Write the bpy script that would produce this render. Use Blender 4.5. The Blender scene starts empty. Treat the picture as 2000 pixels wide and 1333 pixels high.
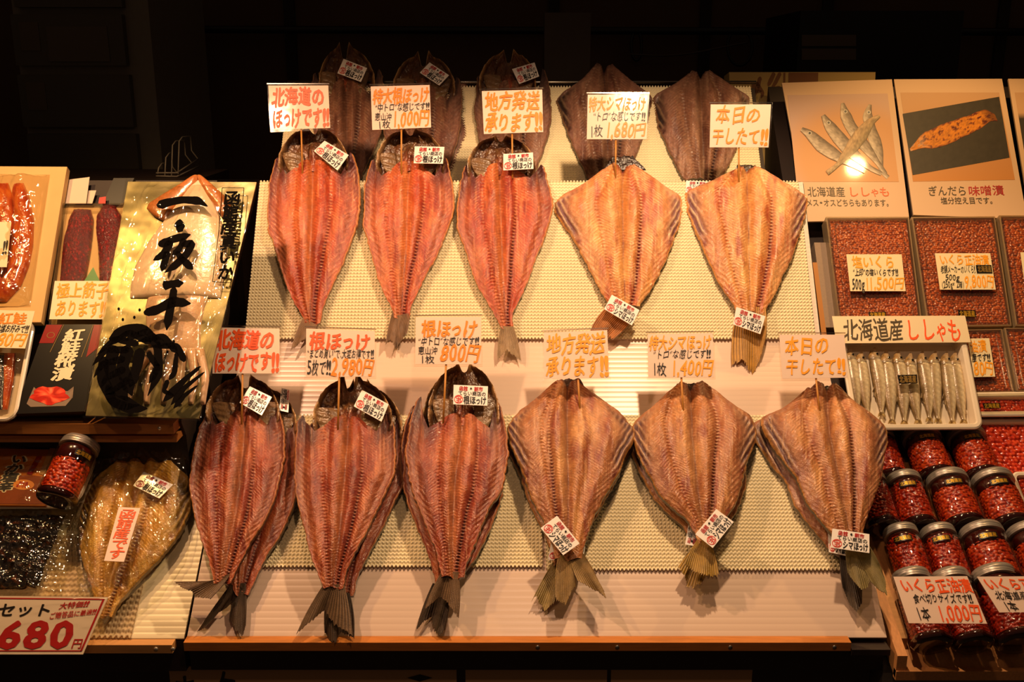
import bpy, math, random
import numpy as np
from mathutils import Vector
SC = bpy.context.scene
COL = SC.collection
PI = math.pi
# ------------------------------------------------------------------ camera, world, exposure
W_, H_, FPX = 2000.0, 1333.0, 1944.0
CAM = np.array([0.0, -1.45, 1.55]); PITCH = math.radians(15)
FW = np.array([0, math.cos(PITCH), -math.sin(PITCH)])
UP = np.array([0, math.sin(PITCH), math.cos(PITCH)])
cd = bpy.data.cameras.new('camera'); cam = bpy.data.objects.new('camera', cd); COL.objects.link(cam)
cam.location = CAM; cam.rotation_euler = (math.radians(90) - PITCH, 0, 0)
cd.sensor_width = 36.0; cd.lens = 36.0 * FPX / W_; cd.clip_start = 0.05
SC.camera = cam
SC.view_settings.view_transform = 'Standard'; SC.view_settings.look = 'None'
SC.view_settings.gamma = 1.0; SC.view_settings.use_curve_mapping = False
SC.view_settings.exposure = 0.0
w = bpy.data.worlds.new('night'); SC.world = w; w.use_nodes = True
w.node_tree.nodes['Background'].inputs[0].default_value = (1.0, 0.62, 0.38, 1)
w.node_tree.nodes['Background'].inputs[1].default_value = 0.045
SC.cycles.transparent_max_bounces = 32
# ------------------------------------------------------------------ the stall's hooded bulbs, hung above the frame
def lamp(x, y, z, power, col, tx, ty, tz, cone=120, blend=0.7, size=0.022):
    l = bpy.data.lights.new('stall_bulb', 'SPOT'); l.energy = power; l.color = col
    l.spot_size = math.radians(cone); l.spot_blend = blend; l.shadow_soft_size = size
    o = bpy.data.objects.new('stall_bulb', l); COL.objects.link(o); o.location = (x, y, z)
    o.rotation_euler = (Vector((tx, ty, tz)) - Vector((x, y, z))).to_track_quat('-Z', 'Y').to_euler()
WARM = (1.0, 0.66, 0.38); PINK = (1.0, 0.58, 0.34); AMB = (1.0, 0.57, 0.21)
lamp(-0.60, -0.17, 2.03, 27, PINK, -0.46, -0.10, 0.9, 115, 0.45)
lamp(0.30, -0.12, 2.05, 37, WARM, 0.27, -0.08, 0.9, 115, 0.45)
lamp(0.90, 0.41, 2.04, 17, AMB, 0.85, 0.10, 0.9, 112, 0.6)
lamp(-0.92, -0.22, 2.04, 18, AMB, -0.75, 0.05, 0.9, 110, 0.6)
lamp(0.05, -0.85, 2.15, 10, PINK, 0.0, 0.10, 1.15, 80, 0.8)

# ------------------------------------------------------------------ helpers
def ray(px, py):
    px = np.asarray(px, float); py = np.asarray(py, float)
    a = (px - W_ / 2) / FPX; b = -(py - H_ / 2) / FPX
    d = np.zeros(np.broadcast(px, py).shape + (3,))
    d[..., 0] = a; d[..., 1] = FW[1] + b * UP[1]; d[..., 2] = FW[2] + b * UP[2]
    return d
def atdepth(px, py, d): return CAM + ray(px, py) * d
class Plane:
    def __init__(s, py, depth, elev):
        s.p = atdepth(1000, py, depth); e = math.radians(elev); s.e = e
        s.u = np.array([0, math.cos(e), math.sin(e)]); s.n = np.array([0, -math.sin(e), math.cos(e)])
    def hit(s, px, py, off=0.0):
        d = ray(px, py); num = np.dot(s.p - CAM, s.n) + off
        return CAM + d * (num / np.dot(d, s.n))[..., None]
class YPlane:            # a plane of constant depth Y, leaned back by `lean`
    def __init__(s, point, lean=0):
        s.p = np.array(point, float); e = math.radians(90 - lean)
        s.u = np.array([0, math.cos(e), math.sin(e)]); s.n = np.array([0, -math.sin(e), math.cos(e)])
    hit = Plane.hit
B = Plane(1245, 1.40, 40)
A = Plane(665, 1.69, 55)
C = Plane(255, 1.98, 50)
LB = Plane(1245, 1.40, 38)
LA = Plane(825, 1.49, 50)
R1 = Plane(960, 1.645, 47)
R2 = Plane(1310, 1.385, 24)
MATS = {}
def node_mat(name): 
    m = bpy.data.materials.new(name); m.use_nodes = True
    return m, m.node_tree, m.node_tree.nodes['Principled BSDF']
def lin(c):
    if isinstance(c, str):
        c = [int(c[i:i + 2], 16) / 255 for i in (0, 2, 4)]
    return tuple(((x / 12.92) if x <= 0.04045 else ((x + 0.055) / 1.055) ** 2.4) for x in c)
def mat(name, hexc, rough=0.6, metal=0.0, coat=0.0, noise=0.0, nscale=60, bump=0.0, bscale=200, spec=0.5, trans=0.0, sub=0.0, coord='Object', stretch=None, emit=None):
    if name in MATS: return MATS[name]
    m, nt, b = node_mat(name); c = lin(hexc)
    b.inputs['Base Color'].default_value = (*c, 1); b.inputs['Roughness'].default_value = rough
    b.inputs['Metallic'].default_value = metal; b.inputs['Coat Weight'].default_value = coat; b.inputs['Coat Roughness'].default_value = 0.08
    b.inputs['Specular IOR Level'].default_value = spec; b.inputs['Transmission Weight'].default_value = trans
    if sub: b.inputs['Subsurface Weight'].default_value = sub; b.inputs['Subsurface Radius'].default_value = (0.01, 0.004, 0.002)
    tc = nt.nodes.new('ShaderNodeTexCoord'); mp = nt.nodes.new('ShaderNodeMapping'); nt.links.new(tc.outputs[coord], mp.inputs[0])
    if stretch: mp.inputs['Scale'].default_value = stretch
    if noise:
        n = nt.nodes.new('ShaderNodeTexNoise'); n.inputs['Scale'].default_value = nscale; n.inputs['Detail'].default_value = 5
        nt.links.new(mp.outputs[0], n.inputs['Vector'])
        r = nt.nodes.new('ShaderNodeMix'); r.data_type = 'RGBA'
        r.inputs[6].default_value = (*[x * (1 - noise) for x in c], 1); r.inputs[7].default_value = (*[min(1, x * (1 + noise)) for x in c], 1)
        nt.links.new(n.outputs['Fac'], r.inputs[0]); nt.links.new(r.outputs[2], b.inputs['Base Color'])
    if bump:
        n = nt.nodes.new('ShaderNodeTexNoise'); n.inputs['Scale'].default_value = bscale; n.inputs['Detail'].default_value = 3
        nt.links.new(mp.outputs[0], n.inputs['Vector'])
        k = nt.nodes.new('ShaderNodeBump'); k.inputs['Strength'].default_value = bump; k.inputs['Distance'].default_value = 0.002
        nt.links.new(n.outputs['Fac'], k.inputs['Height']); nt.links.new(k.outputs[0], b.inputs['Normal'])
    MATS[name] = m; return m
def vmat(name, rough=0.35, coat=0.4, bump=0.35, bscale=420, metal=0.0, spec=0.5, sub=0.0, stretch=None, coatr=0.15):
    if name in MATS: return MATS[name]
    m, nt, b = node_mat(name)
    a = nt.nodes.new('ShaderNodeVertexColor'); a.layer_name = 'Col'; nt.links.new(a.outputs[0], b.inputs['Base Color'])
    b.inputs['Metallic'].default_value = metal; b.inputs['Coat Weight'].default_value = coat; b.inputs['Coat Roughness'].default_value = coatr
    b.inputs['Specular IOR Level'].default_value = spec; b.inputs['Roughness'].default_value = rough
    if sub: b.inputs['Subsurface Weight'].default_value = sub; b.inputs['Subsurface Radius'].default_value = (0.008, 0.003, 0.0015)
    tc = nt.nodes.new('ShaderNodeTexCoord'); mp = nt.nodes.new('ShaderNodeMapping'); nt.links.new(tc.outputs['Object'], mp.inputs[0])
    if stretch: mp.inputs['Scale'].default_value = stretch
    if bump:
        n = nt.nodes.new('ShaderNodeTexNoise'); n.inputs['Scale'].default_value = bscale; n.inputs['Detail'].default_value = 2
        nt.links.new(mp.outputs[0], n.inputs['Vector'])
        k = nt.nodes.new('ShaderNodeBump'); k.inputs['Strength'].default_value = bump; k.inputs['Distance'].default_value = 0.002
        nt.links.new(n.outputs['Fac'], k.inputs['Height']); nt.links.new(k.outputs[0], b.inputs['Normal'])
        if coat: nt.links.new(k.outputs[0], b.inputs['Coat Normal'])
    MATS[name] = m; return m
def film_mat(name, gloss=0.10, rough=0.06, tint=(1, 1, 1), bump=0.0, bscale=60, haze=0.0):
    if name in MATS: return MATS[name]
    m = bpy.data.materials.new(name); m.use_nodes = True; nt = m.node_tree; nt.nodes.clear()
    o = nt.nodes.new('ShaderNodeOutputMaterial'); t = nt.nodes.new('ShaderNodeBsdfTransparent'); t.inputs[0].default_value = (*tint, 1)
    g = nt.nodes.new('ShaderNodeBsdfGlossy'); g.inputs['Roughness'].default_value = rough; g.inputs[0].default_value = (1, 1, 1, 1)
    fr = nt.nodes.new('ShaderNodeLayerWeight'); fr.inputs[0].default_value = 0.5
    pw = nt.nodes.new('ShaderNodeMath'); pw.operation = 'POWER'; pw.inputs[1].default_value = 4.0; nt.links.new(fr.outputs['Facing'], pw.inputs[0])
    ma = nt.nodes.new('ShaderNodeMath'); ma.operation = 'MULTIPLY_ADD'; ma.inputs[1].default_value = 0.6; ma.inputs[2].default_value = gloss
    nt.links.new(pw.outputs[0], ma.inputs[0]); mx = nt.nodes.new('ShaderNodeMixShader')
    nt.links.new(ma.outputs[0], mx.inputs[0]); nt.links.new(t.outputs[0], mx.inputs[1]); nt.links.new(g.outputs[0], mx.inputs[2]); nt.links.new(mx.outputs[0], o.inputs[0])
    if haze:
        df = nt.nodes.new('ShaderNodeBsdfDiffuse'); df.inputs[0].default_value = (.85, .78, .68, 1); m2 = nt.nodes.new('ShaderNodeMixShader'); m2.inputs[0].default_value = haze
        nt.links.new(mx.outputs[0], m2.inputs[1]); nt.links.new(df.outputs[0], m2.inputs[2]); nt.links.new(m2.outputs[0], o.inputs[0])
    if bump:
        tc = nt.nodes.new('ShaderNodeTexCoord'); n = nt.nodes.new('ShaderNodeTexNoise'); n.inputs['Scale'].default_value = bscale
        nt.links.new(tc.outputs['Object'], n.inputs['Vector']); k = nt.nodes.new('ShaderNodeBump'); k.inputs['Strength'].default_value = bump; k.inputs['Distance'].default_value = 0.004
        nt.links.new(n.outputs['Fac'], k.inputs['Height']); nt.links.new(k.outputs[0], g.inputs['Normal']); nt.links.new(k.outputs[0], fr.inputs['Normal'])
    MATS[name] = m; return m

def tag(o, label=None, cat=None, group=None, kind=None):
    if label: o['label'] = label
    if cat: o['category'] = cat
    if group: o['group'] = group
    if kind: o['kind'] = kind
    return o
def empty(name, loc, label, cat, group=None):
    o = bpy.data.objects.new(name, None); COL.objects.link(o); o.location = Vector([float(v) for v in loc]); o.empty_display_size = 0.02
    return tag(o, label, cat, group)
def mk(name, V, Fc, m, parent=None, smooth=False, cols=None):
    V = np.asarray(V, float).reshape(-1, 3)
    me = bpy.data.meshes.new(name)
    if parent is not None:
        off = np.zeros(3); p = parent
        while p is not None: off += np.array(p.location); p = p.parent
    else: off = V.mean(0)
    V = V - off
    if isinstance(Fc, np.ndarray):
        n = len(V); f = Fc.astype(np.int32); k = f.shape[1]
        me.vertices.add(n); me.vertices.foreach_set('co', V.ravel())
        me.loops.add(f.size); me.loops.foreach_set('vertex_index', f.ravel())
        me.polygons.add(len(f)); me.polygons.foreach_set('loop_start', np.arange(0, f.size, k, dtype=np.int32))
        me.update(calc_edges=True); me.validate()
    else:
        me.from_pydata([tuple(v) for v in V], [], [tuple(int(i) for i in f) for f in Fc]); me.update()
    if cols is not None:
        a = me.color_attributes.new('Col', 'FLOAT_COLOR', 'POINT'); c = np.ones((len(V), 4)); c[:, :3] = np.asarray(cols).reshape(-1, 3)[:len(V)]
        a.data.foreach_set('color', c.ravel())
    if smooth: me.polygons.foreach_set('use_smooth', [True] * len(me.polygons))
    me.materials.append(m)
    o = bpy.data.objects.new(name, me); COL.objects.link(o)
    if parent is not None: o.parent = parent
    else: o.location = Vector(off)
    return o
def gfaces(nr, nc, base=0):
    i = np.arange(nr - 1)[:, None] * nc + np.arange(nc - 1)[None]
    return (np.stack([i, i + 1, i + nc + 1, i + nc], -1).reshape(-1, 4) + base)[:, ::-1]
def ring_idx(nr, nc):
    a = [(0, j) for j in range(nc)] + [(i, nc - 1) for i in range(1, nr)] + [(nr - 1, j) for j in range(nc - 2, -1, -1)] + [(i, 0) for i in range(nr - 2, 0, -1)]
    return np.array([i * nc + j for i, j in a])
def slab(name, P, n, thick, m, parent=None, smooth=True, cols=None, edgecol=None, bottom='ring'):
    """closed sheet: top grid P, skirt down by thick along -n"""
    nr, nc = P.shape[:2]; V = P.reshape(-1, 3); n = np.asarray(n, float)
    F0 = gfaces(nr, nc); r = ring_idx(nr, nc); k = len(r); b0 = len(V)
    # doubled rim so the edge stays crisp, then the underside as a copy of the grid
    low = V - n * thick
    allv = np.vstack([V, V[r], low[r], low])
    a = np.arange(k); bb = (a + 1) % k
    S = np.stack([b0 + a, b0 + bb, b0 + k + bb, b0 + k + a], -1)
    G = gfaces(nr, nc, b0 + 2 * k)[:, ::-1]
    cc = None
    if cols is not None:
        c = np.asarray(cols).reshape(-1, 3); ec = c[r] if edgecol is None else np.tile(np.asarray(edgecol), (k, 1))
        lc = c if edgecol is None else np.tile(np.asarray(edgecol) * 0.8, (len(c), 1))
        cc = np.vstack([c, ec, ec, lc])
    return mk(name, allv, np.vstack([F0, S, G]), m, parent, smooth, cc)
class Patch:             # bilinear card between four points
    def __init__(s, tl, tr, br, bl):
        s.c = [np.asarray(v, float) for v in (tl, tr, br, bl)]
        n = np.cross(s.c[1] - s.c[3], s.c[0] - s.c[2]); n = n / np.linalg.norm(n)
        if np.dot(n, CAM - s.c[0]) < 0: n = -n
        s.n = n; s.w = np.linalg.norm(s.c[1] - s.c[0]); s.h = np.linalg.norm(s.c[3] - s.c[0])
    def at(s, u, v, off=0.0):
        u = np.asarray(u, float)[..., None]; v = np.asarray(v, float)[..., None]
        a, b, c, d = s.c; off = np.asarray(off, float); off = off[..., None] if off.ndim else off
        return a * (1 - u) * (1 - v) + b * u * (1 - v) + c * u * v + d * (1 - u) * v + s.n * off
    def box(s, name, m, parent=None, t=0.0008, off=0.0, u0=0, v0=0, u1=1, v1=1, cols=None):
        q = [(u0, v0), (u1, v0), (u1, v1), (u0, v1)]
        V = np.vstack([s.at(u, v, off) for u, v in q] + [s.at(u, v, off - t) for u, v in q])
        F = [(3, 2, 1, 0), (4, 5, 6, 7), (0, 1, 5, 4), (1, 2, 6, 5), (2, 3, 7, 6), (3, 0, 4, 7)]
        return mk(name, V, F, m, parent)
def patch(pl, tl, tr, br, bl, off=0.0): return Patch(*[pl.hit(x, y, off) for x, y in (tl, tr, br, bl)])
def box(name, lo, hi, m, parent=None, bev=0):
    x0, y0, z0 = lo; x1, y1, z1 = hi
    V = [(x0, y0, z0), (x1, y0, z0), (x1, y1, z0), (x0, y1, z0), (x0, y0, z1), (x1, y0, z1), (x1, y1, z1), (x0, y1, z1)]
    F = [(3, 2, 1, 0), (4, 5, 6, 7), (0, 1, 5, 4), (1, 2, 6, 5), (2, 3, 7, 6), (3, 0, 4, 7)]
    return mk(name, V, F, m, parent)
def prism(name, prof, x0, x1, m, parent=None):
    n = len(prof); V = [(x0, y, z) for y, z in prof] + [(x1, y, z) for y, z in prof]
    F = [tuple(range(n))[::-1], tuple(range(n, 2 * n))] + [(i, (i + 1) % n, n + (i + 1) % n, n + i) for i in range(n)]
    return mk(name, V, F, m, parent)
def tube(name, pts, r, m, parent=None, seg=8, taper=None):
    pts = np.asarray(pts, float); n = len(pts); T = np.gradient(pts, axis=0); T /= np.linalg.norm(T, axis=1)[:, None]
    a = np.array([0, 0, 1.0]) if abs(T[0][2]) < .9 else np.array([1.0, 0, 0])
    V = []
    for i in range(n):
        x = np.cross(T[i], a); x /= np.linalg.norm(x); y = np.cross(T[i], x); rr = r if taper is None else r * taper[i]
        for k in range(seg):
            t = 2 * PI * k / seg; V.append(pts[i] + rr * (math.cos(t) * x + math.sin(t) * y))
    F = [(i * seg + k, i * seg + (k + 1) % seg, (i + 1) * seg + (k + 1) % seg, (i + 1) * seg + k) for i in range(n - 1) for k in range(seg)]
    F += [tuple(range(seg))[::-1], tuple((n - 1) * seg + k for k in range(seg))]
    return mk(name, V, F, m, parent, True)
def lathe(name, base, axis, prof, m, parent=None, seg=32, smooth=True, side=None, hexa=0.0):
    base = np.asarray(base, float); ax = np.asarray(axis, float); ax /= np.linalg.norm(ax)
    x = np.cross(ax, [0, 0.3, 1.0]) if side is None else np.asarray(side, float); x /= np.linalg.norm(x); y = np.cross(ax, x)
    V = []
    for r, h in prof:
        for k in range(seg):
            t = 2 * PI * k / seg; q = 1 + hexa * (math.cos(6 * t)) if r > 1e-5 else 1
            V.append(base + ax * h + q * r * (math.cos(t) * x + math.sin(t) * y))
    n = len(prof)
    F = [(i * seg + k, i * seg + (k + 1) % seg, (i + 1) * seg + (k + 1) % seg, (i + 1) * seg + k) for i in range(n - 1) for k in range(seg)]
    F += [tuple(range(seg))[::-1], tuple((n - 1) * seg + k for k in range(seg))]
    return mk(name, V, F, m, parent, smooth)
# smooth numpy noise
def vnoise(x, y, seed=0):
    x = np.asarray(x, float) + seed * 17.13; y = np.asarray(y, float) + seed * 7.77
    xi = np.floor(x); yi = np.floor(y); fx = x - xi; fy = y - yi; fx = fx * fx * (3 - 2 * fx); fy = fy * fy * (3 - 2 * fy)
    def h(a, b): 
        v = np.sin(a * 127.1 + b * 311.7 + seed * 3.3) * 43758.5453; return v - np.floor(v)
    return (h(xi, yi) * (1 - fx) + h(xi + 1, yi) * fx) * (1 - fy) + (h(xi, yi + 1) * (1 - fx) + h(xi + 1, yi + 1) * fx) * fy
def fbm(x, y, seed=0, o=4):
    s = 0; a = .5
    for i in range(o): s = s + a * vnoise(x * 2 ** i, y * 2 ** i, seed + i * 5); a *= .5
    return s / (1 - .5 ** o)
def sst(a, b, x): t = np.clip((x - a) / (b - a), 0, 1); return t * t * (3 - 2 * t)
def mixc(c, d, f): return c * (1 - f[..., None]) + np.asarray(d) * f[..., None]
# ------------------------------------------------------------------ lettering
_fc = bpy.data.curves.new('glyph_source', 'FONT'); _fo = bpy.data.objects.new('glyph_source', _fc); COL.objects.link(_fo)
_fc.resolution_u = 2
_GC = {}
def glyph(ch, wt):
    k = (ch, round(wt, 3))
    if k not in _GC:
        _fc.body = ch; _fc.offset = 0.0
        bpy.context.view_layer.update(); dg = bpy.context.evaluated_depsgraph_get(); e = _fo.evaluated_get(dg); me = e.to_mesh()
        v = np.zeros(len(me.vertices) * 3); me.vertices.foreach_get('co', v); f = [tuple(p.vertices) for p in me.polygons]
        g = v.reshape(-1, 3)[:, :2].copy(); e.to_mesh_clear()
        if wt > 0 and len(g):
            n = 8 if wt > .015 else 4; gs = [g]; fs = list(f)
            for q in range(n):
                a = 2 * PI * q / n + .3; gs.append(g + wt * np.array([math.cos(a), math.sin(a)])); fs += [tuple(i + len(g) * (q + 1) for i in p_) for p_ in f]
            g = np.vstack(gs); f = fs
        zz_ = np.repeat(np.arange(9), len(v) // 3)[:len(g)] * 7e-6
        _GC[k] = (g, f, zz_)
    return _GC[k]
def adv(ch):
    if ch == '1': return .42
    if ch in '0123456789g': return .62
    if ch in '.,、': return .30
    if ch in '!': return .34
    if ch in '()”“"': return .42
    if ch in 'っゃ・': return .74
    if ch == ' ': return .4
    return 1.0
def lettering(pt, items, m_by, parent, off=0.0006, seed=0, jitter=1.0):
    """items: (text, u0, v0, u1, v1, colour key, weight, shear, vertical)"""
    rnd = random.Random(seed); out = {}
    for it in items:
        txt, u0, v0, u1, v1, ck, wt = it[:7]; sh = it[7] if len(it) > 7 else 0.0; vert = it[8] if len(it) > 8 else False
        Vs, Fs = out.setdefault(ck, ([], []))
        if vert: n = len(txt); cells = [(u0, v0 + (v1 - v0) * i / n, u1, v0 + (v1 - v0) * (i + 1) / n) for i in range(n)]
        else:
            tot = sum(adv(c) for c in txt); x = u0; cells = []
            for c in txt: dx = (u1 - u0) * adv(c) / tot; cells.append((x, v0, x + dx, v1)); x += dx
        for c, (a, b_, c_, d) in zip(txt, cells):
            if c == ' ': continue
            g, f, gz = glyph(c, wt)
            if not len(g): continue
            if c in '0123456789!g円枚本': gx0, gx1 = (g[:, 0].min(), g[:, 0].max()) if c != '1' else (g[:, 0].mean() - .15, g[:, 0].mean() + .15); pad = (.06 if c != '1' else .35) * (gx1 - gx0); gx0 -= pad; gx1 += pad
            else: gx0, gx1 = 0.0, adv(c) if adv(c) < 1 else 1.0
            if c in 'っゃ、・“”()': gx0, gx1 = g[:, 0].min() - .08, g[:, 0].max() + .08
            if c in '.,': gx0, gx1 = g[:, 0].min() - .05, g[:, 0].max() + .05
            gy0, gy1 = (-.02, .74) if c in '0123456789!.,g' else (-.09, .86)
            X = (g[:, 0] - gx0) / (gx1 - gx0); Y = (g[:, 1] - gy0) / (gy1 - gy0)
            j = jitter; X = (X - .5) * (1 + j * rnd.uniform(-.06, .06)) + .5 + j * rnd.uniform(-.02, .02); Y = (Y - .5) * (1 + j * rnd.uniform(-.06, .06)) + .5 + j * rnd.uniform(-.03, .03)
            ro = j * rnd.uniform(-.09, .05); X, Y = X + ro * (Y - .5), Y - ro * (X - .5) + j * .035 * np.sin(5 * X + rnd.random() * 6)
            X = X + j * .03 * np.sin(6 * Y + rnd.random() * 6)
            X = X + (sh + .10 * j * (sh > 0)) * (Y - .5)
            U = a + (c_ - a) * X; Vv = d - (d - b_) * Y
            base = sum(len(q) for q in Vs); Vs.append(pt.at(U, Vv, off) + pt.n * gz[:, None]); Fs += [tuple(i + base for i in q) for q in f]
    obs = []
    for ck, (Vs, Fs) in out.items():
        V = np.vstack(Vs); o = mk('lettering', V, Fs, m_by[ck], parent); obs.append(o)
        # make faces look towards the reader
    return obs
INK = {'red': mat('ink_red', 'f85a1c', .5), 'ora': mat('ink_orange', 'fa8a16', .5), 'yel': mat('ink_yellow_orange', 'f8a41e', .5), 'blk': mat('ink_black', '140d0c', .5),
       'dred': mat('print_dark_red', 'b01818', .5), 'gry': mat('ink_grey_brown', '4a3d28', .5), 'gold': mat('print_gold', 'd8a830', .4, metal=.6),
       'crm': mat('print_cream', 'f2e2b8', .5), 'stamp': mat('stamp_red', 'd23a28', .5), 'gldk': mat('print_dark_gold', '8a6a28', .5), 'brn': mat('print_brown', '6e4426', .6)}
# ------------------------------------------------------------------ room shell and counter
XL_, XR_ = -0.457, 0.527
wood_edge = mat('stained_wood_edge', 'c87c34', .45, noise=.35, nscale=30, stretch=(1, 12, 12), coat=.2)
wood_light = mat('light_wood', 'd29a5c', .55, noise=.25, nscale=25, stretch=(1, 10, 10))
wood_tray = mat('tray_wood', 'c98c54', .55, noise=.3, nscale=25, stretch=(12, 1.5, 12))
dark_wood = mat('dark_wood', '2a1a12', .6, noise=.3, nscale=20)
panel_m = mat('counter_panel', 'b48a60', .7, noise=.15, nscale=8)
grey_m = mat('grey_render', '6a625a', .85, noise=.2, nscale=40, bump=.3, bscale=150)
floor = tag(box('floor', (-3.2, -3, -0.05), (3.2, 2.4, 0), mat('floor_concrete', '3a322c', .8, noise=.3, nscale=6)), kind='structure')
def wall_mat():
    m = mat('wall_boards', '5c4430', .8, noise=.3, nscale=5); return m
wall = tag(box('wall_back', (-3.2, 2.0, 0), (3.2, 2.1, 3.2), wall_mat()), kind='structure')
for i, x in enumerate((-2.1, -1.25, -0.75, 0.12, 0.62, 1.02, 1.6)):
    tag(box('trim_%d' % (i + 1), (x, 1.985, 0.0), (x + 0.035, 2.0, 3.2), mat('wall_batten', '2c2018', .8)), kind='structure')
tag(box('wall_left', (-3.3, -3, 0), (-3.2, 2.1, 3.2), wall_mat()), kind='structure')
tag(box('wall_right', (3.2, -3, 0), (3.3, 2.1, 3.2), wall_mat()), kind='structure')
# counter
cn = empty('display_counter', (0, 0.35, 0), 'long dark wooden market counter that carries the whole fish display', 'counter')
box('counter_body', (-1.6, -0.17, 0), (0.515, 0.95, 0.70), dark_wood, cn)
box('counter_top', (-1.6, -0.19, 0.70), (0.515, 0.97, 0.73), dark_wood, cn)
def yz(pl, py, off=0.0): p = pl.hit(1000, py, off); return float(p[1]), float(p[2])
bf = yz(B, 1245); bt = yz(B, 665); at_ = yz(A, 355)
st = empty('display_riser', (0.03, 0.1, 0.73), 'central sloping wooden riser under the rows of opened fish', 'display stand')
TH = 0.006
def down(pt, a, t=TH): return (pt[0] + math.sin(a) * t, pt[1] - math.cos(a) * t)
eB = math.radians(40); eA = math.radians(55)
prism('riser_body', [down(bf, eB), (bf[0] + .004, 0.73), (at_[0] + 0.02, 0.73), down(at_, eA), down(bt, eB)], XL_, XR_, dark_wood, st)
# front lip
lip = prism('front_lip', [(bf[0] - .016, bf[1] + .001), (bf[0] - .016, bf[1] - .012), (bf[0] + .003, bf[1] - .012), (bf[0] + .003, bf[1] + .001)], XL_ + .0, XR_ - .055, wood_edge, st)
prism('end_block', [(bf[0] - .018, bf[1] - .009), (bf[0] - .018, bf[1] - .018), (bf[0] + .003, bf[1] - .018), (bf[0] + .003, bf[1] - .009)], XR_ - .054, XR_, dark_wood, st)
screw_m = mat('screw_steel', '9a948c', .35, metal=.9)
for px in (1205, 1425, 1628, 1050):
    x = (px - 1000) / FPX * 1.39
    lathe('screw', (x, bf[0] - .016, bf[1] - .006), (0, -1, 0.0), [(0.003, 0), (0.003, .001), (.001, .0015)], screw_m, st, 10)
# corrugated plastic sheets
def corr_mat(name, hexc):
    m, nt, b = node_mat(name); b.inputs['Base Color'].default_value = (*lin(hexc), 1); b.inputs['Roughness'].default_value = .28; b.inputs['Specular IOR Level'].default_value = .5
    MATS[name] = m; return m
def corrugated(name, pl, py0, py1, x0, x1, hexc, label, pitch=.0095, amp=.00035, th=.004):
    y0 = np.array(yz(pl, py0)); y1 = np.array(yz(pl, py1)); L = np.linalg.norm(y1 - y0); n = int(L / pitch * 8)
    t = np.linspace(0, 1, n); yzp = y0 + (y1 - y0) * t[:, None]; h = amp * np.abs(np.sin(PI * t * L / pitch)) ** .35
    P = np.zeros((n, 3, 3)); P[..., 0] = np.array([x0, (x0 + x1) / 2, x1]); P[..., 1] = (yzp[:, 0] + pl.n[1] * h)[:, None]; P[..., 2] = (yzp[:, 1] + pl.n[2] * h)[:, None]
    o = slab(name, P[:, ::-1], pl.n, th, corr_mat('plastic_' + name + hexc, hexc), None, False)
    return tag(o, label, 'plastic sheet')
corrugated('corrugated_board', B, 1246, 664, XL_, XR_, 'e2c8b4', 'white corrugated plastic board lying on the central riser slope')
corrugated('corrugated_sheet', A, 664, 356, XL_ + .003, XR_ - .003, 'f0e2d4', 'white corrugated plastic sheet hidden behind the upper knitted mat')
# knitted anti-slip mats, real relief
matm = mat('knit_foam', 'f0e3be', .75, spec=.25)
matm2 = mat('knit_foam_dull', 'cdb48a', .75, spec=.25)
def knit(pl, py0, py1, x0, x1, label, off=.001, m=None, name='knitted_mat', px=.0058, pyy=.0060):
    y0 = np.array(yz(pl, py0, off)); y1 = np.array(yz(pl, py1, off)); L = np.linalg.norm(y1 - y0)
    nr = int(L / pyy * 5); nc = int((x1 - x0) / px * 6); t = np.linspace(0, 1, nr); x = np.linspace(x1, x0, nc)
    T, X = np.meshgrid(t * L, x, indexing='ij')
    wav = .0013 * np.sin(2 * PI * X / px)
    row = np.sin(2 * PI * (T + wav) / pyy) * .5 + .5; col = (np.cos(4 * PI * X / px) * .5 + .5)
    h = .0027 * row ** .7 + .0004 * col - .0014 * (1 - row) * (1 - col)
    bl = .0022 * (fbm(X * 9, T * 9, 3) - .5); h = h + bl
    T2 = T.copy(); T2[0] -= .0016 * (np.sin(2 * PI * x / px)); T2[-1] += .0016 * (np.sin(2 * PI * x / px))
    Yy = y0[0] + (y1[0] - y0[0]) * T2 / L + pl.n[1] * h; Z = y0[1] + (y1[1] - y0[1]) * T2 / L + pl.n[2] * h
    o = slab(name, np.stack([X, Yy, Z], -1), pl.n, .0022, m or matm, None, True)
    return tag(o, label, 'mat')
knit(A, 662, 355, XL_ + .004, XR_ - .012, 'cream knitted foam mat under the upper lit row of fish', .003)
knit(B, 1108, 812, XL_ + .02, .045, 'cream knitted foam mat under the lower row, left half', .003)
knit(B, 1114, 812, .05, XR_ - .025, 'cream knitted foam mat under the lower row, right half', .003)
# rear stand
cb = yz(C, 420); ct = yz(C, 165)
rs = empty('rear_stand', (0, ct[0], 0.73), 'shaded sloping stand behind the upper row of fish', 'display stand')
prism('stand_body', [down(cb, math.radians(50), .012), (cb[0] + .03, .73), (ct[0] + .03, .73), down(ct, math.radians(50), .012)], XL_, XR_ - .03, dark_wood, rs)
# top rail
steel = mat('brushed_steel', 'b8b0a4', .25, metal=1)
tube('top_rail', [(XL_, ct[0], ct[1] + .004), (XR_ - .03, ct[0], ct[1] + .004)], .0035, steel, rs)
knit(C, 410, 170, XL_ + .003, XR_ - .042, 'cream knitted foam mat on the shaded rear stand', .001)
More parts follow.
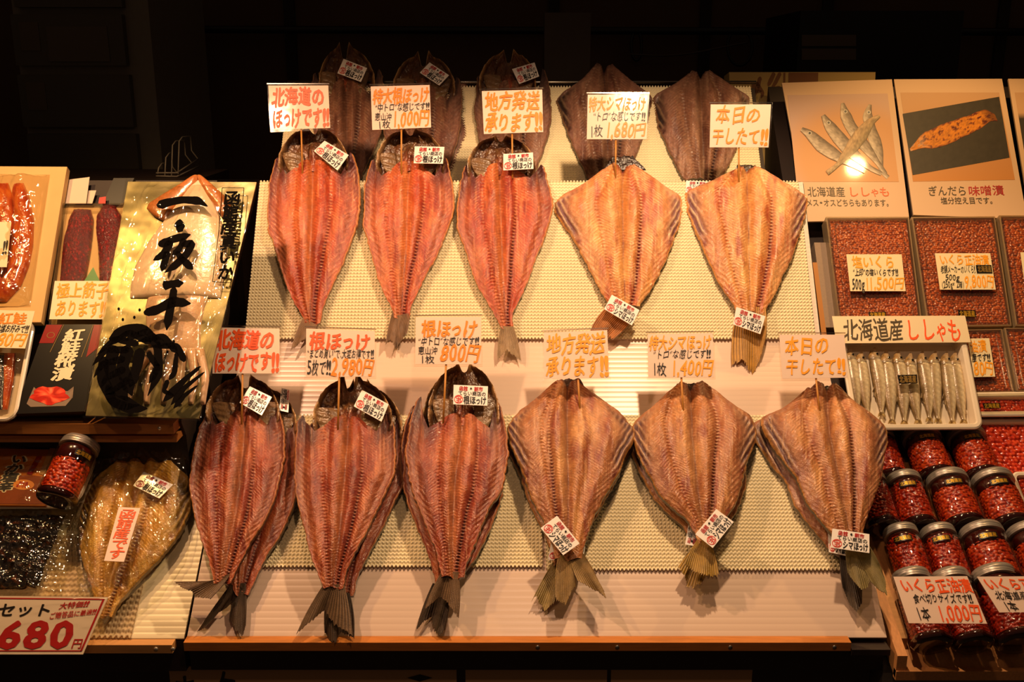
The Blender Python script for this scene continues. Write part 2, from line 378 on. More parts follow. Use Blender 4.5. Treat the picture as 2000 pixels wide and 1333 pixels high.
# left lower deck
lx = -1.10
lf = yz(LB, 1250); lt = yz(LB, 850)
ls = empty('side_riser', (-.8, 0, .73), 'sloping wooden riser at the left with a screwed wooden edge', 'display stand')
prism('riser_body', [down(lf, math.radians(38)), (lf[0] + .004, .73), (lt[0] + .15, .73), down(lt, math.radians(38))], lx, XL_ - .006, dark_wood, ls)
prism('front_lip', [(lf[0] - .014, lf[1]), (lf[0] - .014, lf[1] - .013), (lf[0] + .003, lf[1] - .013), (lf[0] + .003, lf[1])], lx, XL_ - .016, wood_light, ls)
for px in (307, 340): lathe('screw', ((px - 1000) / FPX * 1.39, lf[0] - .014, lf[1] - .006), (0, -1, 0), [(.003, 0), (.003, .001), (.001, .0016)], mat('screw_bright', 'e8e0d0', .3, metal=.8), ls, 10)
corrugated('corrugated_board', LB, 1248, 852, lx, XL_ - .004, 'f2e3bc', 'cream corrugated plastic board on the left riser slope', .0088, .0005)
def perfo():
    return knit(LB, 1246, 1050, lx, -.535, 'brownish perforated foam mat under the bagged fish at left', .002, matm2, px=.0078, pyy=.0085)
perfo()
# left upper deck: back wall of the recess, ledge, slope
la0 = yz(LA, 822); la1 = yz(LA, 350)
us = empty('upper_side_shelf', (-.8, .2, .73), 'wooden ledge shelf at the left holding the squid pack and salmon boxes', 'shelf')
prism('shelf_body', [down(la0, math.radians(50), .004), (la0[0] + .02, la0[1] - .03), (la0[0] + .04, .73), (la1[0] + .06, .73), down(la1, math.radians(50), .004)], lx - .02, XL_ - .040, mat('shelf_board', '2a1d14', .6, noise=.2, nscale=12), us)
prism('ledge', [(la0[0] - .020, la0[1] + .002), (la0[0] - .020, la0[1] - .014), (la0[0] + .03, la0[1] - .014), (la0[0] + .03, la0[1] + .002)], lx - .02, XL_ - .044, mat('ledge_wood', 'a86c34', .5, noise=.3, nscale=30, stretch=(1, 12, 12)), us)
prism('lower_batten', [(la0[0] - .012, la0[1] - .020), (la0[0] - .012, la0[1] - .030), (la0[0] + .03, la0[1] - .030), (la0[0] + .03, la0[1] - .020)], lx - .02, XL_ - .044, mat('ledge_wood', 'a86c34'), us)
lathe('screw', ((310 - 1000) / FPX * 1.47, la0[0] - .02, la0[1] - .005), (0, -1, .0), [(.003, 0), (.003, .001), (.001, .0016)], MATS['screw_bright'], us, 10)
# right stands
j0 = yz(R2, 1303); j1 = yz(R2, 880)
r0 = yz(R1, 985); r1 = yz(R1, 150)
rr = empty('right_riser', (.85, .3, .73), 'dark sloping stand at the right under the roe boxes and posters', 'display stand')
prism('riser_body', [down(r0, math.radians(47), .03), (max(r0[0] + .03, j1[0] + .004), .73), (r1[0] + .05, .73), down(r1, math.radians(47), .03)], XR_ + .012, 1.35, dark_wood, rr)
jt = empty('jar_tray', (.8, -.1, .73), 'sloping wooden tray holding the rows of glass roe jars', 'tray')
JX = .537
prism('tray_base', [(j0[0], j0[1] - .004), (j0[0], j0[1] - .016), (j1[0], j1[1] - .016), (j1[0], j1[1] - .004)], JX, 1.3, wood_tray, jt)
prism('side_rail', [(j0[0] - .008, j0[1] - .014), (j0[0] - .008, j0[1] + .022), (j1[0], j1[1] + .022), (j1[0], j1[1] - .016)], JX - .004, JX + .010, wood_tray, jt)
prism('side_rail', [(j0[0] + .03, j0[1] + .004), (j0[0] + .03, j0[1] + .026), (j1[0], j1[1] + .014), (j1[0], j1[1] - .004)], JX + .011, JX + .024, wood_light, jt)
prism('front_rail', [(j0[0] - .010, j0[1] - .015), (j0[0] - .010, j0[1] - .001), (j0[0], j0[1] - .001), (j0[0], j0[1] - .015)], JX - .004, 1.3, wood_tray, jt)
lathe('screw', (JX - .004 + .007, j0[0] + .055, j0[1] + .0465), (0, -.4, 1), [(.003, 0), (.003, .001), (.001, .0016)], screw_m, jt, 10)
js = prism('jar_shelf_base', [(j0[0] + .02, 0), (j0[0] + .02, j0[1] - .012), (j1[0], j1[1] - .018), (j1[0], .73), (.99, .73), (.99, 0)], JX - .01, 1.35, grey_m)
tag(js, 'grey rendered block under the jar tray at lower right', 'plinth')
# counter front panels
fy = -.185
fp = empty('counter_sign', (-.1, fy, .35), 'row of shadowed brown sign panels on the counter front', 'sign board')
def fx(px, d=1.385): return (px - 1000) / FPX * d
zt = float(YPlane((0, fy, 0)).hit(1000, 1298)[2])
for a, b_ in ((308, 888), (906, 1192), (1200, 1485)):
    box('panel', (fx(a), fy - .006, .2), (fx(b_), fy + .012, zt), panel_m, fp)
FPp = YPlane((0, fy - .006, 0))
lettering(patch(FPp, (340, 1314), (462, 1314), (462, 1380), (340, 1380)), [('ホッケ', 0, 0, 1, 1, 'blk', .03)], INK, fp)
pq = patch(FPp, (795, 1316), (845, 1316), (845, 1350), (795, 1350))
mk('roof_mark', pq.at([0, .5, 1, .5], [.25, .05, .25, .45], .0006), [(0, 1, 2, 3)], INK['blk'], fp)
mk('roof_mark', pq.at([.2, .8, .8, .2], [.5, .5, 1, 1], .0006), [(0, 1, 2, 3)], INK['blk'], fp)
# ------------------------------------------------------------------ dim background behind the stall
D = YPlane((0, 1.25, 0))
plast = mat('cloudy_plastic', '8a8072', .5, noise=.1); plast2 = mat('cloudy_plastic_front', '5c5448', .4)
dr = empty('drawer_stack', (-1.25, 1.3, 0), 'stack of cloudy plastic drawers in the dark at upper left', 'drawers')
def dpx(px, py): p = D.hit(px, py); return float(p[0]), float(p[2])
x0, _ = dpx(30, 0); x1, _ = dpx(268, 0)
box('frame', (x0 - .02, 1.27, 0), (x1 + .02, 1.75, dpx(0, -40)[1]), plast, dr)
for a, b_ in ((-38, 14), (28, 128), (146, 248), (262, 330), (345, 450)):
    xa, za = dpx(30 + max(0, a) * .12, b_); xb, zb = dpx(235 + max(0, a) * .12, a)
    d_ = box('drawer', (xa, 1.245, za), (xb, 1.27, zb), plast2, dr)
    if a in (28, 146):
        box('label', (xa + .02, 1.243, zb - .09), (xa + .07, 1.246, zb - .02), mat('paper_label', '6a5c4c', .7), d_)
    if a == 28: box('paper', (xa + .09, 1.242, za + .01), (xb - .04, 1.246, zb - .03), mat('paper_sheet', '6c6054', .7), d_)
pp = tube('water_pipe', [tuple(atdepth(x, 58 + (x - 500) * .003, 3.25)) for x in np.linspace(330, 2060, 12)], .012, mat('pipe_dark', '120e0c', .5)); tag(pp, 'dark horizontal pipe along the back wall above the stall', 'pipe')
for k, (cx, top, bot, wd) in enumerate(((1445, 55, 128, 24), (1243, 60, 118, 10))):
    pts = [atdepth(cx + wd * math.sin(t), top + (bot - top) * (1 - math.cos(t)) / 2, 3.25) for t in np.linspace(0, 2 * PI, 30)]
    tag(tube('hanging_cable', pts, .005, MATS['pipe_dark']), ['black cable loop hanging from the pipe right of centre', 'narrow black cable loop hanging behind the fourth rear fish'][k], 'cable')
tag(tube('power_cable', [atdepth(x, 108 - 22 * ((x - 1230) / 230) ** 2 + 3 * math.sin(x / 40), 3.2) for x in np.linspace(1230, 1460, 24)], .003, mat('cable_grey', '4a3c34', .6)), 'thin grey cable strung across the back wall beside the black loops', 'cable')
# wire dish rack
a_ = atdepth(300, 345, 2.2); b_ = atdepth(420, 345, 2.45)
tag(box('back_cabinet', (-1.5, float(a_[1]) - .08, .731), (float(b_[0]) + .05, .968, float(a_[2]) - .002), dark_wood), 'dark low cabinet behind the left display carrying the wire rack', 'cabinet')
wr = empty('wire_rack', tuple(atdepth(350, 345, 2.2)), 'small white wire rack standing in the dark behind the squid pack', 'rack')
wire = mat('white_wire', '8c8478', .5)
for (xa, ya, xb, yb, hx) in ((308, 340, 322, 340, 320), (322, 345, 335, 340, 300), (335, 345, 360, 335, 276), (348, 340, 372, 330, 268)):
    tube('wire_loop', [atdepth(xa, ya, 2.2), atdepth(xa + 2, hx + 8, 2.2), atdepth(xa + 8, hx, 2.22), atdepth(xb, hx - 2, 2.28), atdepth(xb + 2, hx + 26, 2.3), atdepth(xb + 14, hx + 42, 2.3)], .0015, wire, wr, 6)
tube('base_wire', [atdepth(305, 338, 2.2), atdepth(345, 338, 2.2), atdepth(385, 312, 2.3)], .0018, wire, wr, 6)
tube('base_wire', [atdepth(305, 344, 2.2), atdepth(345, 345, 2.2), atdepth(388, 325, 2.3)], .0018, wire, wr, 6)
# black crate with labels upper right, its stand
D2 = YPlane((0, 1.35, 0))
a = D2.hit(1560, 135); b_ = D2.hit(1890, 20)
cr = empty('dark_crate', (float(a[0] + b_[0]) / 2, 1.5, 0), 'dark crate with two pale paper labels behind the right posters', 'crate')
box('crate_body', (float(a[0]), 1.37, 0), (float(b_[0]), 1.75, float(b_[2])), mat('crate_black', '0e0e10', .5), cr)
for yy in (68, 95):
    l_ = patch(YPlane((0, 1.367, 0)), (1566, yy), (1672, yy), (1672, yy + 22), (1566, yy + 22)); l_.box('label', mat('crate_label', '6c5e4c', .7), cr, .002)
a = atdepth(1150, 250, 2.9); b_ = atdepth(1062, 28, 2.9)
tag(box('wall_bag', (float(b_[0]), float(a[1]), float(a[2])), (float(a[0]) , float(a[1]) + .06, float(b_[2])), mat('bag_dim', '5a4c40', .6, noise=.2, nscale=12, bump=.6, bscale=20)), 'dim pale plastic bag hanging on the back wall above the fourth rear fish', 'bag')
# ------------------------------------------------------------------ split dried fish
fleshM = vmat('dried_flesh', .42, .75, .42, 620, sub=.05, coatr=.10, spec=.3)
headM = vmat('fish_head_skin', .36, .4, .6, 260, coatr=.22)
finM = vmat('fin', .5, .2, .25, 700)
PALS = {
 'N':  dict(base='b8461f', lite='dc7c44', deep='8e1f16', belly='a85e46', edge='d08848', spine='5c0c10', mid='c27a3c', rib='eea36c', top='4a262c', skin='7a4c2a'),
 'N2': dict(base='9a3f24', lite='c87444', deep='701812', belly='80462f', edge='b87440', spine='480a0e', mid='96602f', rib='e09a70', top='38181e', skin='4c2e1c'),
 'S':  dict(base='cf8646', lite='f4be7a', deep='a8432c', belly='cf8c66', edge='cf8c44', spine='701820', mid='c8904a', rib='fcd8a4', top='74484c', skin='6c482c'),
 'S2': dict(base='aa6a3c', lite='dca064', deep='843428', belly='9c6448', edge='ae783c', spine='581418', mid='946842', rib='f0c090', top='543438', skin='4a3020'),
 'R':  dict(base='8a5c46', lite='b4886c', deep='603428', belly='94685a', edge='845c3c', spine='341214', mid='644430', rib='a88464', top='30201e', skin='402a1c'),  # rear row: darker and browner, its dimmer light put into the colour
 'G':  dict(base='d0983c', lite='f2bc5a', deep='9a5c20', belly='b88c38', edge='c79440', spine='84481e', mid='ac782c', rib='f6d078', top='6a5024', skin='8a6a34'),
}
PALS = {k: {a: np.array(lin(b)) for a, b in v.items()} for k, v in PALS.items()}
def prof(pts, y):
    p = np.array(sorted(pts), float); f = np.linspace(p[0, 0], p[-1, 0], 400); x = np.interp(f, p[:, 0], p[:, 1])
    k = 25; xp = np.pad(x, k // 2, mode='edge'); xs = np.convolve(xp, np.hanning(k + 2)[1:-1] / np.hanning(k + 2).sum(), 'valid')
    wgt = np.minimum(1, np.minimum(np.arange(400), 399 - np.arange(400)) / 12.0); xs = xs * wgt + x * (1 - wgt)
    return np.interp(y, f, xs)
def fish_body(root, pl, L, R, kind, pal, lift, seed, top, bot, cen, sp=.33, nr=260, nc=150, thick=.007, soft=1.0, flip=1):
    """L,R: (y,x) outlines in photo pixels carried onto the slope; top/bot: row limits across s"""
    pal = PALS[pal]; s = np.linspace(-1, 1, nc); t = np.linspace(0, 1, nr)
    S, T = np.meshgrid(s, t); ty = top(s); by = bot(s); Y = ty[None] + (by - ty)[None] * T
    XL = prof(L, Y); XR = prof(R, Y); C0 = np.interp(Y, *cen)
    # s=0 follows the fish's own middle line
    X = np.where(S < 0, C0 + (C0 - XL) * S, C0 + (XR - C0) * S)
    # a ragged, living outline
    X = X + np.sign(S) * sst(.8, 1, abs(S)) * (fbm(Y / 7, S * 0 + np.sign(S) * 3, seed) - .5) * 5
    lf = np.interp(T, [0, .3, .75, 1], [lift[0], lift[1], lift[1], lift[2]])
    P = pl.hit(X, Y, lf)
    wpx = (XR - XL); wf = np.clip(wpx / 180, .15, 1.2); U = S * wpx / 2          # px from the middle
    q = abs(S)
    sps = sp + .06 * np.sin(T * 3 + seed); seam = -.42 + .05 * np.sin(T * 2.5 + seed * 2)
    if flip < 0: sps, seam = -sps, -seam
    n1 = fbm(X / 22, Y / 30, seed); n2 = fbm(X / 7, Y / 9, seed + 3); n3 = fbm(X / 3, Y / 3.2, seed + 7, 2)
    dS = (S - sps) * wpx / 2; dM = (S - seam) * wpx / 2
    # relief (metres)
    h = .010 * wf * (np.sqrt(np.clip(1 - q ** 3.0, 0, 1)) - .5)
    h += .0060 * wf * (np.exp(-((q - .20) / .13) ** 2) + .7 * np.exp(-((q - .62) / .15) ** 2))
    h -= .0058 * wf * np.exp(-(U / 5.5) ** 2)
    fade = sst(0, .10, T)
    rib_p = 6.2
    bead = np.sin(2 * PI * (Y + 1.5 * n2) / rib_p)
    h -= .0042 * np.exp(-(dS / 7.0) ** 2) * fade
    h += .0013 * bead * np.exp(-(dS / 3.4) ** 2) * sst(.05, .25, T)
    h -= .0016 * np.exp(-(dM / 4) ** 2); h += .0008 * np.sin(2 * PI * Y / 6.6) * np.exp(-(dM / 3.5) ** 2)
    # muscle chevrons sweeping from every seam
    d = np.minimum(np.minimum(abs(dS), abs(dM)), abs(U))
    chev = np.sin(2 * PI * (Y - .75 * d + 6 * n1) / 5.6)
    chev2 = np.sin(2 * PI * (Y * .8 + .8 * abs(U) + 5 * n1) / 7.5)
    inner = np.exp(-(np.clip(q - .62, 0, 1) / .10) ** 2)
    h += .00034 * chev * inner * np.clip(n2 * 2 - .4, 0, 1) + .00035 * chev2 * (1 - inner) * np.clip(n1 * 1.6 - .3, 0, 1)
    lg = fbm(X / 5, Y / 70, seed + 51); h += .0030 * (n1 - .5) * wf + .0006 * (n2 - .5) + .00025 * (n3 - .5) + .0016 * (lg - .5)
    if kind == 'N':  # lip of skin curling up round the rim, belly cavity
        h += .0045 * sst(.90, .985, q) * wf - .003 * np.exp(-((q - .82) / .07) ** 2) * wf * sst(.8, .2, T)
    else:            # spread fin bases: thin wrinkled flaps
        fl = sst(.72, .9, q) * sst(.02, .10, T) * sst(.46, .34, T)
        h -= .0035 * fl; h += .0013 * fl * np.sin((X * .9 + Y * .5 * np.sign(S)) * .62 + 5 * n1)
    P = P + pl.n * h[..., None]
    # flesh colour; the rear palette also carries that row's dimmer light
    c = np.zeros(P.shape) + pal['base']
    c = mixc(c, pal['lite'], np.clip(.25 + 2.4 * (fbm(X / 30, Y / 60, seed + 21) - .5), 0, 1) * .9)
    c = mixc(c, pal['deep'], np.clip(sst(.45, .8, fbm(X / 14, Y / 50, seed + 11)), 0, 1) * .85)
    c = mixc(c, pal['mid'], np.exp(-((U + 4) / 10) ** 2) * .55)
    c = mixc(c, pal['deep'], .55 * np.exp(-((dS - 1) / 9) ** 2) * sst(0, .3, T))
    c = mixc(c, pal['deep'], .40 * np.exp(-((dM) / 6) ** 2) * sst(.05, .4, T))
    c = mixc(c, pal['belly'], sst(.55, .8, q) * .65 * (1 - sst(.55, .9, T)))
    c = mixc(c, pal['rib'], .38 * np.clip(chev, 0, 1) * inner * np.clip(n2 * 2.4 - .9, 0, 1))
    c = mixc(c, pal['deep'], .40 * np.clip(-chev, 0, 1) * inner * np.clip(n1 * 2.2 - .8, 0, 1))
    c = mixc(c, pal['rib'], .5 * np.clip(chev2, 0, 1) ** 2 * (1 - inner) * np.clip(n2 * 2 - .6, 0, 1))
    c = mixc(c, pal['spine'], np.clip(np.exp(-(dS / 3.6) ** 2) * sst(.12, .62, T) * 1.05, 0, 1) * np.clip(1.1 - .55 * np.clip(bead, 0, 1), 0, 1))
    c = mixc(c, pal['rib'], .75 * np.clip(bead, 0, 1) * np.exp(-((dS) / 2.2) ** 2) * sst(.0, .1, T) * (1 - .4 * sst(.3, .8, T)))
    c = mixc(c, pal['spine'], .75 * np.exp(-(U / 1.6) ** 2) * np.clip(n1 * 2 - .5, .1, 1))
    c = mixc(c, pal['rib'], .35 * np.clip(np.sin(2 * PI * Y / 6.6), 0, 1) * np.exp(-(dM / 2.2) ** 2))
    if kind == 'N':
        tp = sst(.20, .02, T + .06 * (n1 - .5)) * sst(.35, .7, q); c = mixc(c, pal['top'], tp * .85)
        tp2 = sst(.46, .15, T) * sst(.72, .95, q) * np.clip(n1 * 2 - .4, 0, 1); c = mixc(c, pal['top'], tp2 * .7)
    else:
        c = mixc(c, pal['top'], fl * 1.0 * np.clip(.6 + n1, 0, 1)); c = mixc(c, pal['rib'], fl * .5 * np.clip(np.sin((X * .9 + Y * .5 * np.sign(S)) * .62 + 5 * n1), 0, 1))
        c = mixc(c, pal['spine'], .8 * sst(7, 0, Y - ty[None] + 6 * (n2 - .5)) * np.clip(1 - q, .25, 1))
        # little dark wound where the fin was cut
        for sg in (-1, 1): c = mixc(c, pal['spine'], .85 * np.exp(-(((S - sg * .93) / .07) ** 2 + ((T - .44) / .03) ** 2)))
    c = mixc(c, pal['edge'], sst(.955, .985, q) * .9)
    c = mixc(c, pal['spine'], .5 * sst(.93, .955, q) * sst(.975, .955, q) * (n2 > .45))
    stk = fbm((X + .0 * Y) / 3.5, Y / 60, seed + 31); c = mixc(c, pal['rib'], np.clip(stk * 4 - 2.5, 0, 1) * .45 * (q < .9)); c = mixc(c, pal['spine'], np.clip(fbm(X / 4, Y / 45, seed + 41) * 4 - 2.7, 0, 1) * .5)
    c = c * (1 + .5 * (n3 - .5))[..., None] * (1 + .25 * (n2 - .5))[..., None]
    return slab('flesh', P[:, ::-1], pl.n, thick, fleshM, root, True, np.clip(c, 0, 1)[:, ::-1], pal['skin'])
def tail(root, pl, root_px, tips, lift, seed, c1, c2, jag=.12, rays=17, name='tail_fin', curl=.0):
    """fan of fin rays: root_px=(p0,p1); tips = polyline of trailing edge pixels"""
    c1 = np.array(lin(c1)); c2 = np.array(lin(c2)); nr, nc = 40, 120
    tp = np.array(tips, float); dd = np.r_[0, np.cumsum(np.linalg.norm(np.diff(tp, axis=0), axis=1))]; dd /= dd[-1]
    i = np.linspace(0, 1, nc); ex = np.interp(i, dd, tp[:, 0]); ey = np.interp(i, dd, tp[:, 1])
    p0, p1 = np.array(root_px, float); sx = p0[0] + (p1[0] - p0[0]) * i; sy = p0[1] + (p1[1] - p0[1]) * i
    t = np.linspace(0, 1, nr)[:, None]; rn = vnoise(i * rays * 1.7, i * 0, seed); L = 1 - jag * rn - jag * .4 * abs(np.sin(PI * i * rays))
    bow = .12 * np.sin(PI * t)
    X = sx + (ex - sx) * t * L + (sx - sx.mean()) * bow * 1.4; Y = sy + (ey - sy) * t * L
    ray_ = abs(np.sin(PI * i * rays + .4 * vnoise(t * 3, i * 5, seed)))
    fine = abs(np.sin(PI * i * rays * 3 + t * 2))
    lf = np.interp(t, [0, 1], [lift[0], lift[1]]) + .0035 * np.sin(2 * PI * i * 1.5 + seed) * t
    h = .0011 * ray_ * (1 - .3 * t) + .0004 * fine * t
    P = pl.hit(X, Y, lf + 0 * X) + pl.n * (h + curl * t * t + 0 * X)[..., None]
    c = c1[None, None] * .7 * (1 - ray_[..., None] ** 2) + c2[None, None] * ray_[..., None] ** 2; c = c * (1 - .5 * t[..., None]) + (c2 * .9)[None, None] * (.5 * t[..., None]) * (1 - .4 * fine[..., None])
    c = c * (.7 + .6 * fbm(X / 8, Y / 8, seed))[..., None] + 0 * P
    return slab(name, P[:, ::-1], pl.n, .0012, finM, root, True, np.clip(c, 0, 1)[:, ::-1])
def head_N(root, pl, cx, yt, yb, xl, xr, lift, seed, ears=0, pale='c79a62', dim=1.0):
    """opened head: dark hollow ringed by a pale jaw rim"""
    nr, nc = 90, 110; s = np.linspace(-1, 1, nc); t = np.linspace(0, 1, nr); S, T = np.meshgrid(s, t); q = abs(S)
    wp = np.interp(T, [0, .08, .25, .5, .75, 1], [.50, .64, .82, .97, 1.0, .93])
    notch = np.interp(q, [0, .16, .34, .6, 1], [.10 + .12 * (ears > 0), .06 + .12 * (ears > 0), -.02 - ears, .02, .12])
    Y = yb + (yt - yb) * (1 - T) * (1 - notch) ; Y = Y + (yb - yt) * .12 * T * q ** 2
    X = np.where(S < 0, cx + (cx - xl) * S * wp, cx + (xr - cx) * S * wp)
    n1 = fbm(X / 9, Y / 12, seed); n2 = fbm(X / 4, Y / 5, seed + 5)
    rim = np.maximum(sst(.86, .97, q), sst(.07, .01, T) * sst(.10, .3, q))
    lf = np.interp(T, [0, 1], [lift + .004, lift])
    h = .010 * rim * sst(1.02, .8, T) - .006 * np.exp(-((q - .55) / .3) ** 2) + .006 * np.exp(-(S / .14) ** 2) * sst(.05, .5, T) + .006 * (n1 - .5) + .002 * (n2 - .5)
    h += .004 * np.exp(-((q - .42) / .07) ** 2) * sst(.2, .5, T)
    P = pl.hit(X, Y, lf) + pl.n * h[..., None]
    dk = np.array(lin('3a2216')); br = np.array(lin('6e4326')); ol = np.array(lin('8a6a3c')); pk = np.array(lin('a5503a')); pa = np.array(lin(pale))
    c = dk * (1 - n1[..., None]) + br * n1[..., None]; c = mixc(c, ol, np.clip(n2 * 2 - 1.05, 0, 1) * .8)
    c = mixc(c, pk, np.exp(-((q) / .26) ** 2) * sst(.35, .85, T) * .9); c = mixc(c, np.array(lin('d98a52')), np.clip(n2 * 3 - 1.9, 0, 1) * np.exp(-(q / .4) ** 2) * sst(.3, .6, T))
    c = mixc(c, pa, rim * .8 * np.clip(n1 * 2.4 - .5, 0, 1) * sst(1.0, .6, T)); c = mixc(c, br, rim * .6 * sst(.6, 1, T)); c = mixc(c, dk, sst(.80, .86, q) * sst(.92, .86, q) * .6)
    c *= dim  # rear heads painted darker to stand for the weaker light there
    o = slab('head', P[:, ::-1], pl.n, .006, headM, root, True, np.clip(c, 0, 1)[:, ::-1], np.array(lin('5a3c22')) * dim)
    # gill covers: rounded scalloped plates
    for sg in (-1, 1):
        m = 26; a = np.linspace(0, 1, m); b_ = np.linspace(-1, 1, m); AA, BB = np.meshgrid(a, b_, indexing='ij')
        gx = cx + sg * (xr - xl) * .5 * (.60 + .30 * BB * np.sqrt(np.clip(1 - (AA * .96) ** 2, 0, 1)) - .12 * AA); gy = yb - (yb - yt) * .42 + (yb - yt) * .50 * AA
        hh = .006 * np.sqrt(np.clip(1 - BB ** 2 * .9, 0, 1)) * (1 - .5 * AA ** 2) + .0006 * np.sin(AA * 24 + BB * 3)
        GP = pl.hit(gx, gy, lift) + pl.n * (.003 + hh)[..., None]
        g0 = np.array(lin('7a5a3a')); g1 = np.array(lin('a58a62')); gn = fbm(gx / 6, gy / 6, seed + 9); f = sst(.6, 1, AA)[..., None]
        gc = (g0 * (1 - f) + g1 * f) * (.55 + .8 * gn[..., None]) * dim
        if sg < 0: GP = GP[:, ::-1]; gc = gc[:, ::-1]
        slab('gill_cover', GP[:, ::-1] if sg > 0 else GP[:, ::-1], pl.n, .001, headM, root, True, np.clip(gc, 0, 1)[:, ::-1])
    return o
def collar_S(root, pl, pts, lift, seed):
    """dark skin triangle seen through the notch of a headless fish"""
    c = np.array(pts, float); nr = nc = 26; u, v = np.meshgrid(np.linspace(0, 1, nc), np.linspace(0, 1, nr))
    X = (c[0, 0] * (1 - u) + c[1, 0] * u) * (1 - v) + (c[3, 0] * (1 - u) + c[2, 0] * u) * v; Y = (c[0, 1] * (1 - u) + c[1, 1] * u) * (1 - v) + (c[3, 1] * (1 - u) + c[2, 1] * u) * v
    Y = Y + (fbm(X / 5, u * 0, seed) - .5) * 6 * (1 - v); n = fbm(X / 6, Y / 6, seed)
    P = pl.hit(X, Y, lift) + pl.n * (.004 * (n - .5) - .002)[..., None]; cc = np.array(lin('2e1a12')) * (.5 + n)[..., None] + 0 * P
    return slab('skin_collar', P[:, ::-1], pl.n, .003, headM, root, True, cc[:, ::-1])
def mk_fish(spec):
    pl = spec['pl']; L = spec['L']; R = spec['R']; k = spec['k']; lift = spec['lift']; seed = spec['seed']
    yb = spec['yb']; y0 = spec['y0']; cen = spec['cen']; cenf = ([c[0] for c in cen], [c[1] for c in cen])
    base = pl.hit(np.array(cen[-1][1]), np.array(cen[-1][0]))
    root = empty(spec['name'], base, spec['label'], 'dried fish', spec.get('group'))
    dx = spec.get('dx', 0); dy = spec.get('dy', 0)
    if k == 'N':
        horn = spec['horn']; top = lambda s: np.interp(s, [-1, -.93, -.62, -.3, 0, .3, .62, .93, 1], [horn[0] + 6, horn[0], y0 + 10, y0 - 14, y0 - 22, y0 - 14, y0 + 10, horn[1], horn[1] + 6])
    else:
        tl, nt, tr, sh = spec['top']; top = lambda s: np.interp(s, [-1, -.55, -.42, -.1, 0, .1, .42, .55, 1], [tl + sh, tl + 12, tl, (tl + nt) / 2, nt, (tr + nt) / 2, tr, tr + 12, tr + sh]) + 3 * (vnoise(s * 14, s * 0, seed) - .5)
    bot = lambda s: yb + 5 * np.sin(s * 3 + seed) * (1 - abs(s)) + 0 * s
    fish_body(root, pl, L, R, k, spec['pal'], lift, seed, top, bot, cenf, spec.get('sp', .33), spec.get('nr', 260), spec.get('nc', 150), spec.get('thick', .007), flip=spec.get('flip', 1))
    if 'head' in spec: head_N(root, pl, *spec['head'], lift[0] - .002, seed + 2, spec.get('ears', 0), spec.get('pale', 'c79a62'), spec.get('dim', 1.0))
    if 'collar' in spec: collar_S(root, pl, spec['collar'], lift[0] - .004, seed)
    for i, tt in enumerate(spec.get('tails', [])): tail(root, pl, tt[0], tt[1], (lift[2] - .001 + (tt[6] if len(tt) > 6 else 0), tt[2]), seed + i, tt[3], tt[4], tt[5] if len(tt) > 5 else .10)
    return root
def shift(pts, dx, dy, k=1.0): return [(y + dy, x + dx) for y, x in pts]
F = {}
F['A1'] = dict(k='N', pl=A, pal='N', name='split_dried_fish', label='bright red opened dried fish, leftmost in the upper lit row, bent tail pointing left', y0=335, yb=632, horn=(308, 298),
 L=[(300, 541), (324, 534), (362, 525), (407, 522), (452, 523), (471, 533), (509, 542), (550, 555), (595, 576), (619, 591), (640, 594)],
 R=[(295, 688), (329, 699), (362, 703), (407, 704), (441, 698), (471, 687), (509, 673), (550, 654), (590, 635), (612, 628), (640, 626)],
 cen=[(290, 612), (400, 610), (500, 606), (600, 606), (640, 608)], head=(614, 254, 338, 545, 682), seed=1,
 tails=[(((592, 620), (620, 636)), [(567, 688), (576, 682), (588, 668), (600, 662)], .022, '5c4230', 'b08a62')])
F['A2'] = dict(k='N', pl=A, pal='N', name='split_dried_fish', label='bright orange-red opened dried fish, second in the upper lit row', y0=338, yb=622, horn=(311, 306),
 L=[(305, 728), (340, 716), (378, 709), (408, 711), (441, 707), (457, 714), (498, 725), (550, 739), (579, 752), (597, 763), (622, 770)],
 R=[(300, 871), (340, 880), (376, 888), (408, 888), (439, 880), (466, 869), (504, 853), (534, 834), (572, 816), (599, 803), (622, 799)],
 cen=[(290, 800), (400, 796), (500, 793), (600, 784), (640, 784)], head=(801, 257, 338, 735, 870), seed=2,
 tails=[(((767, 608), (786, 618)), [(752, 677), (762, 668), (770, 683), (779, 688)], .022, '4c3628', 'a07a58'), (((780, 616), (800, 612)), [(775, 684), (784, 668), (794, 656)], .024, '4c3628', 'a07a58')])
F['A3'] = dict(k='N', pl=A, pal='N', name='split_dried_fish', label='paler opened dried fish with pinkish flanks, third in the upper lit row', y0=342, yb=642, horn=(322, 322),
 L=[(318, 908), (363, 897), (408, 892), (446, 891), (462, 898), (498, 911), (550, 927), (600, 957), (630, 974), (645, 980)],
 R=[(318, 1060), (369, 1075), (396, 1081), (435, 1075), (471, 1062), (502, 1048), (536, 1037), (580, 1018), (610, 1001), (645, 1003)],
 cen=[(290, 975), (400, 977), (500, 981), (600, 986), (645, 990)], head=(978, 270, 345, 912, 1046), seed=3, horn_=0,
 tails=[(((978, 638), (1003, 638)), [(971, 708), (980, 698), (990, 688), (1004, 700), (1019, 711)], .022, '5a4632', 'c0a078')])
F['A3']['pal'] = 'N'
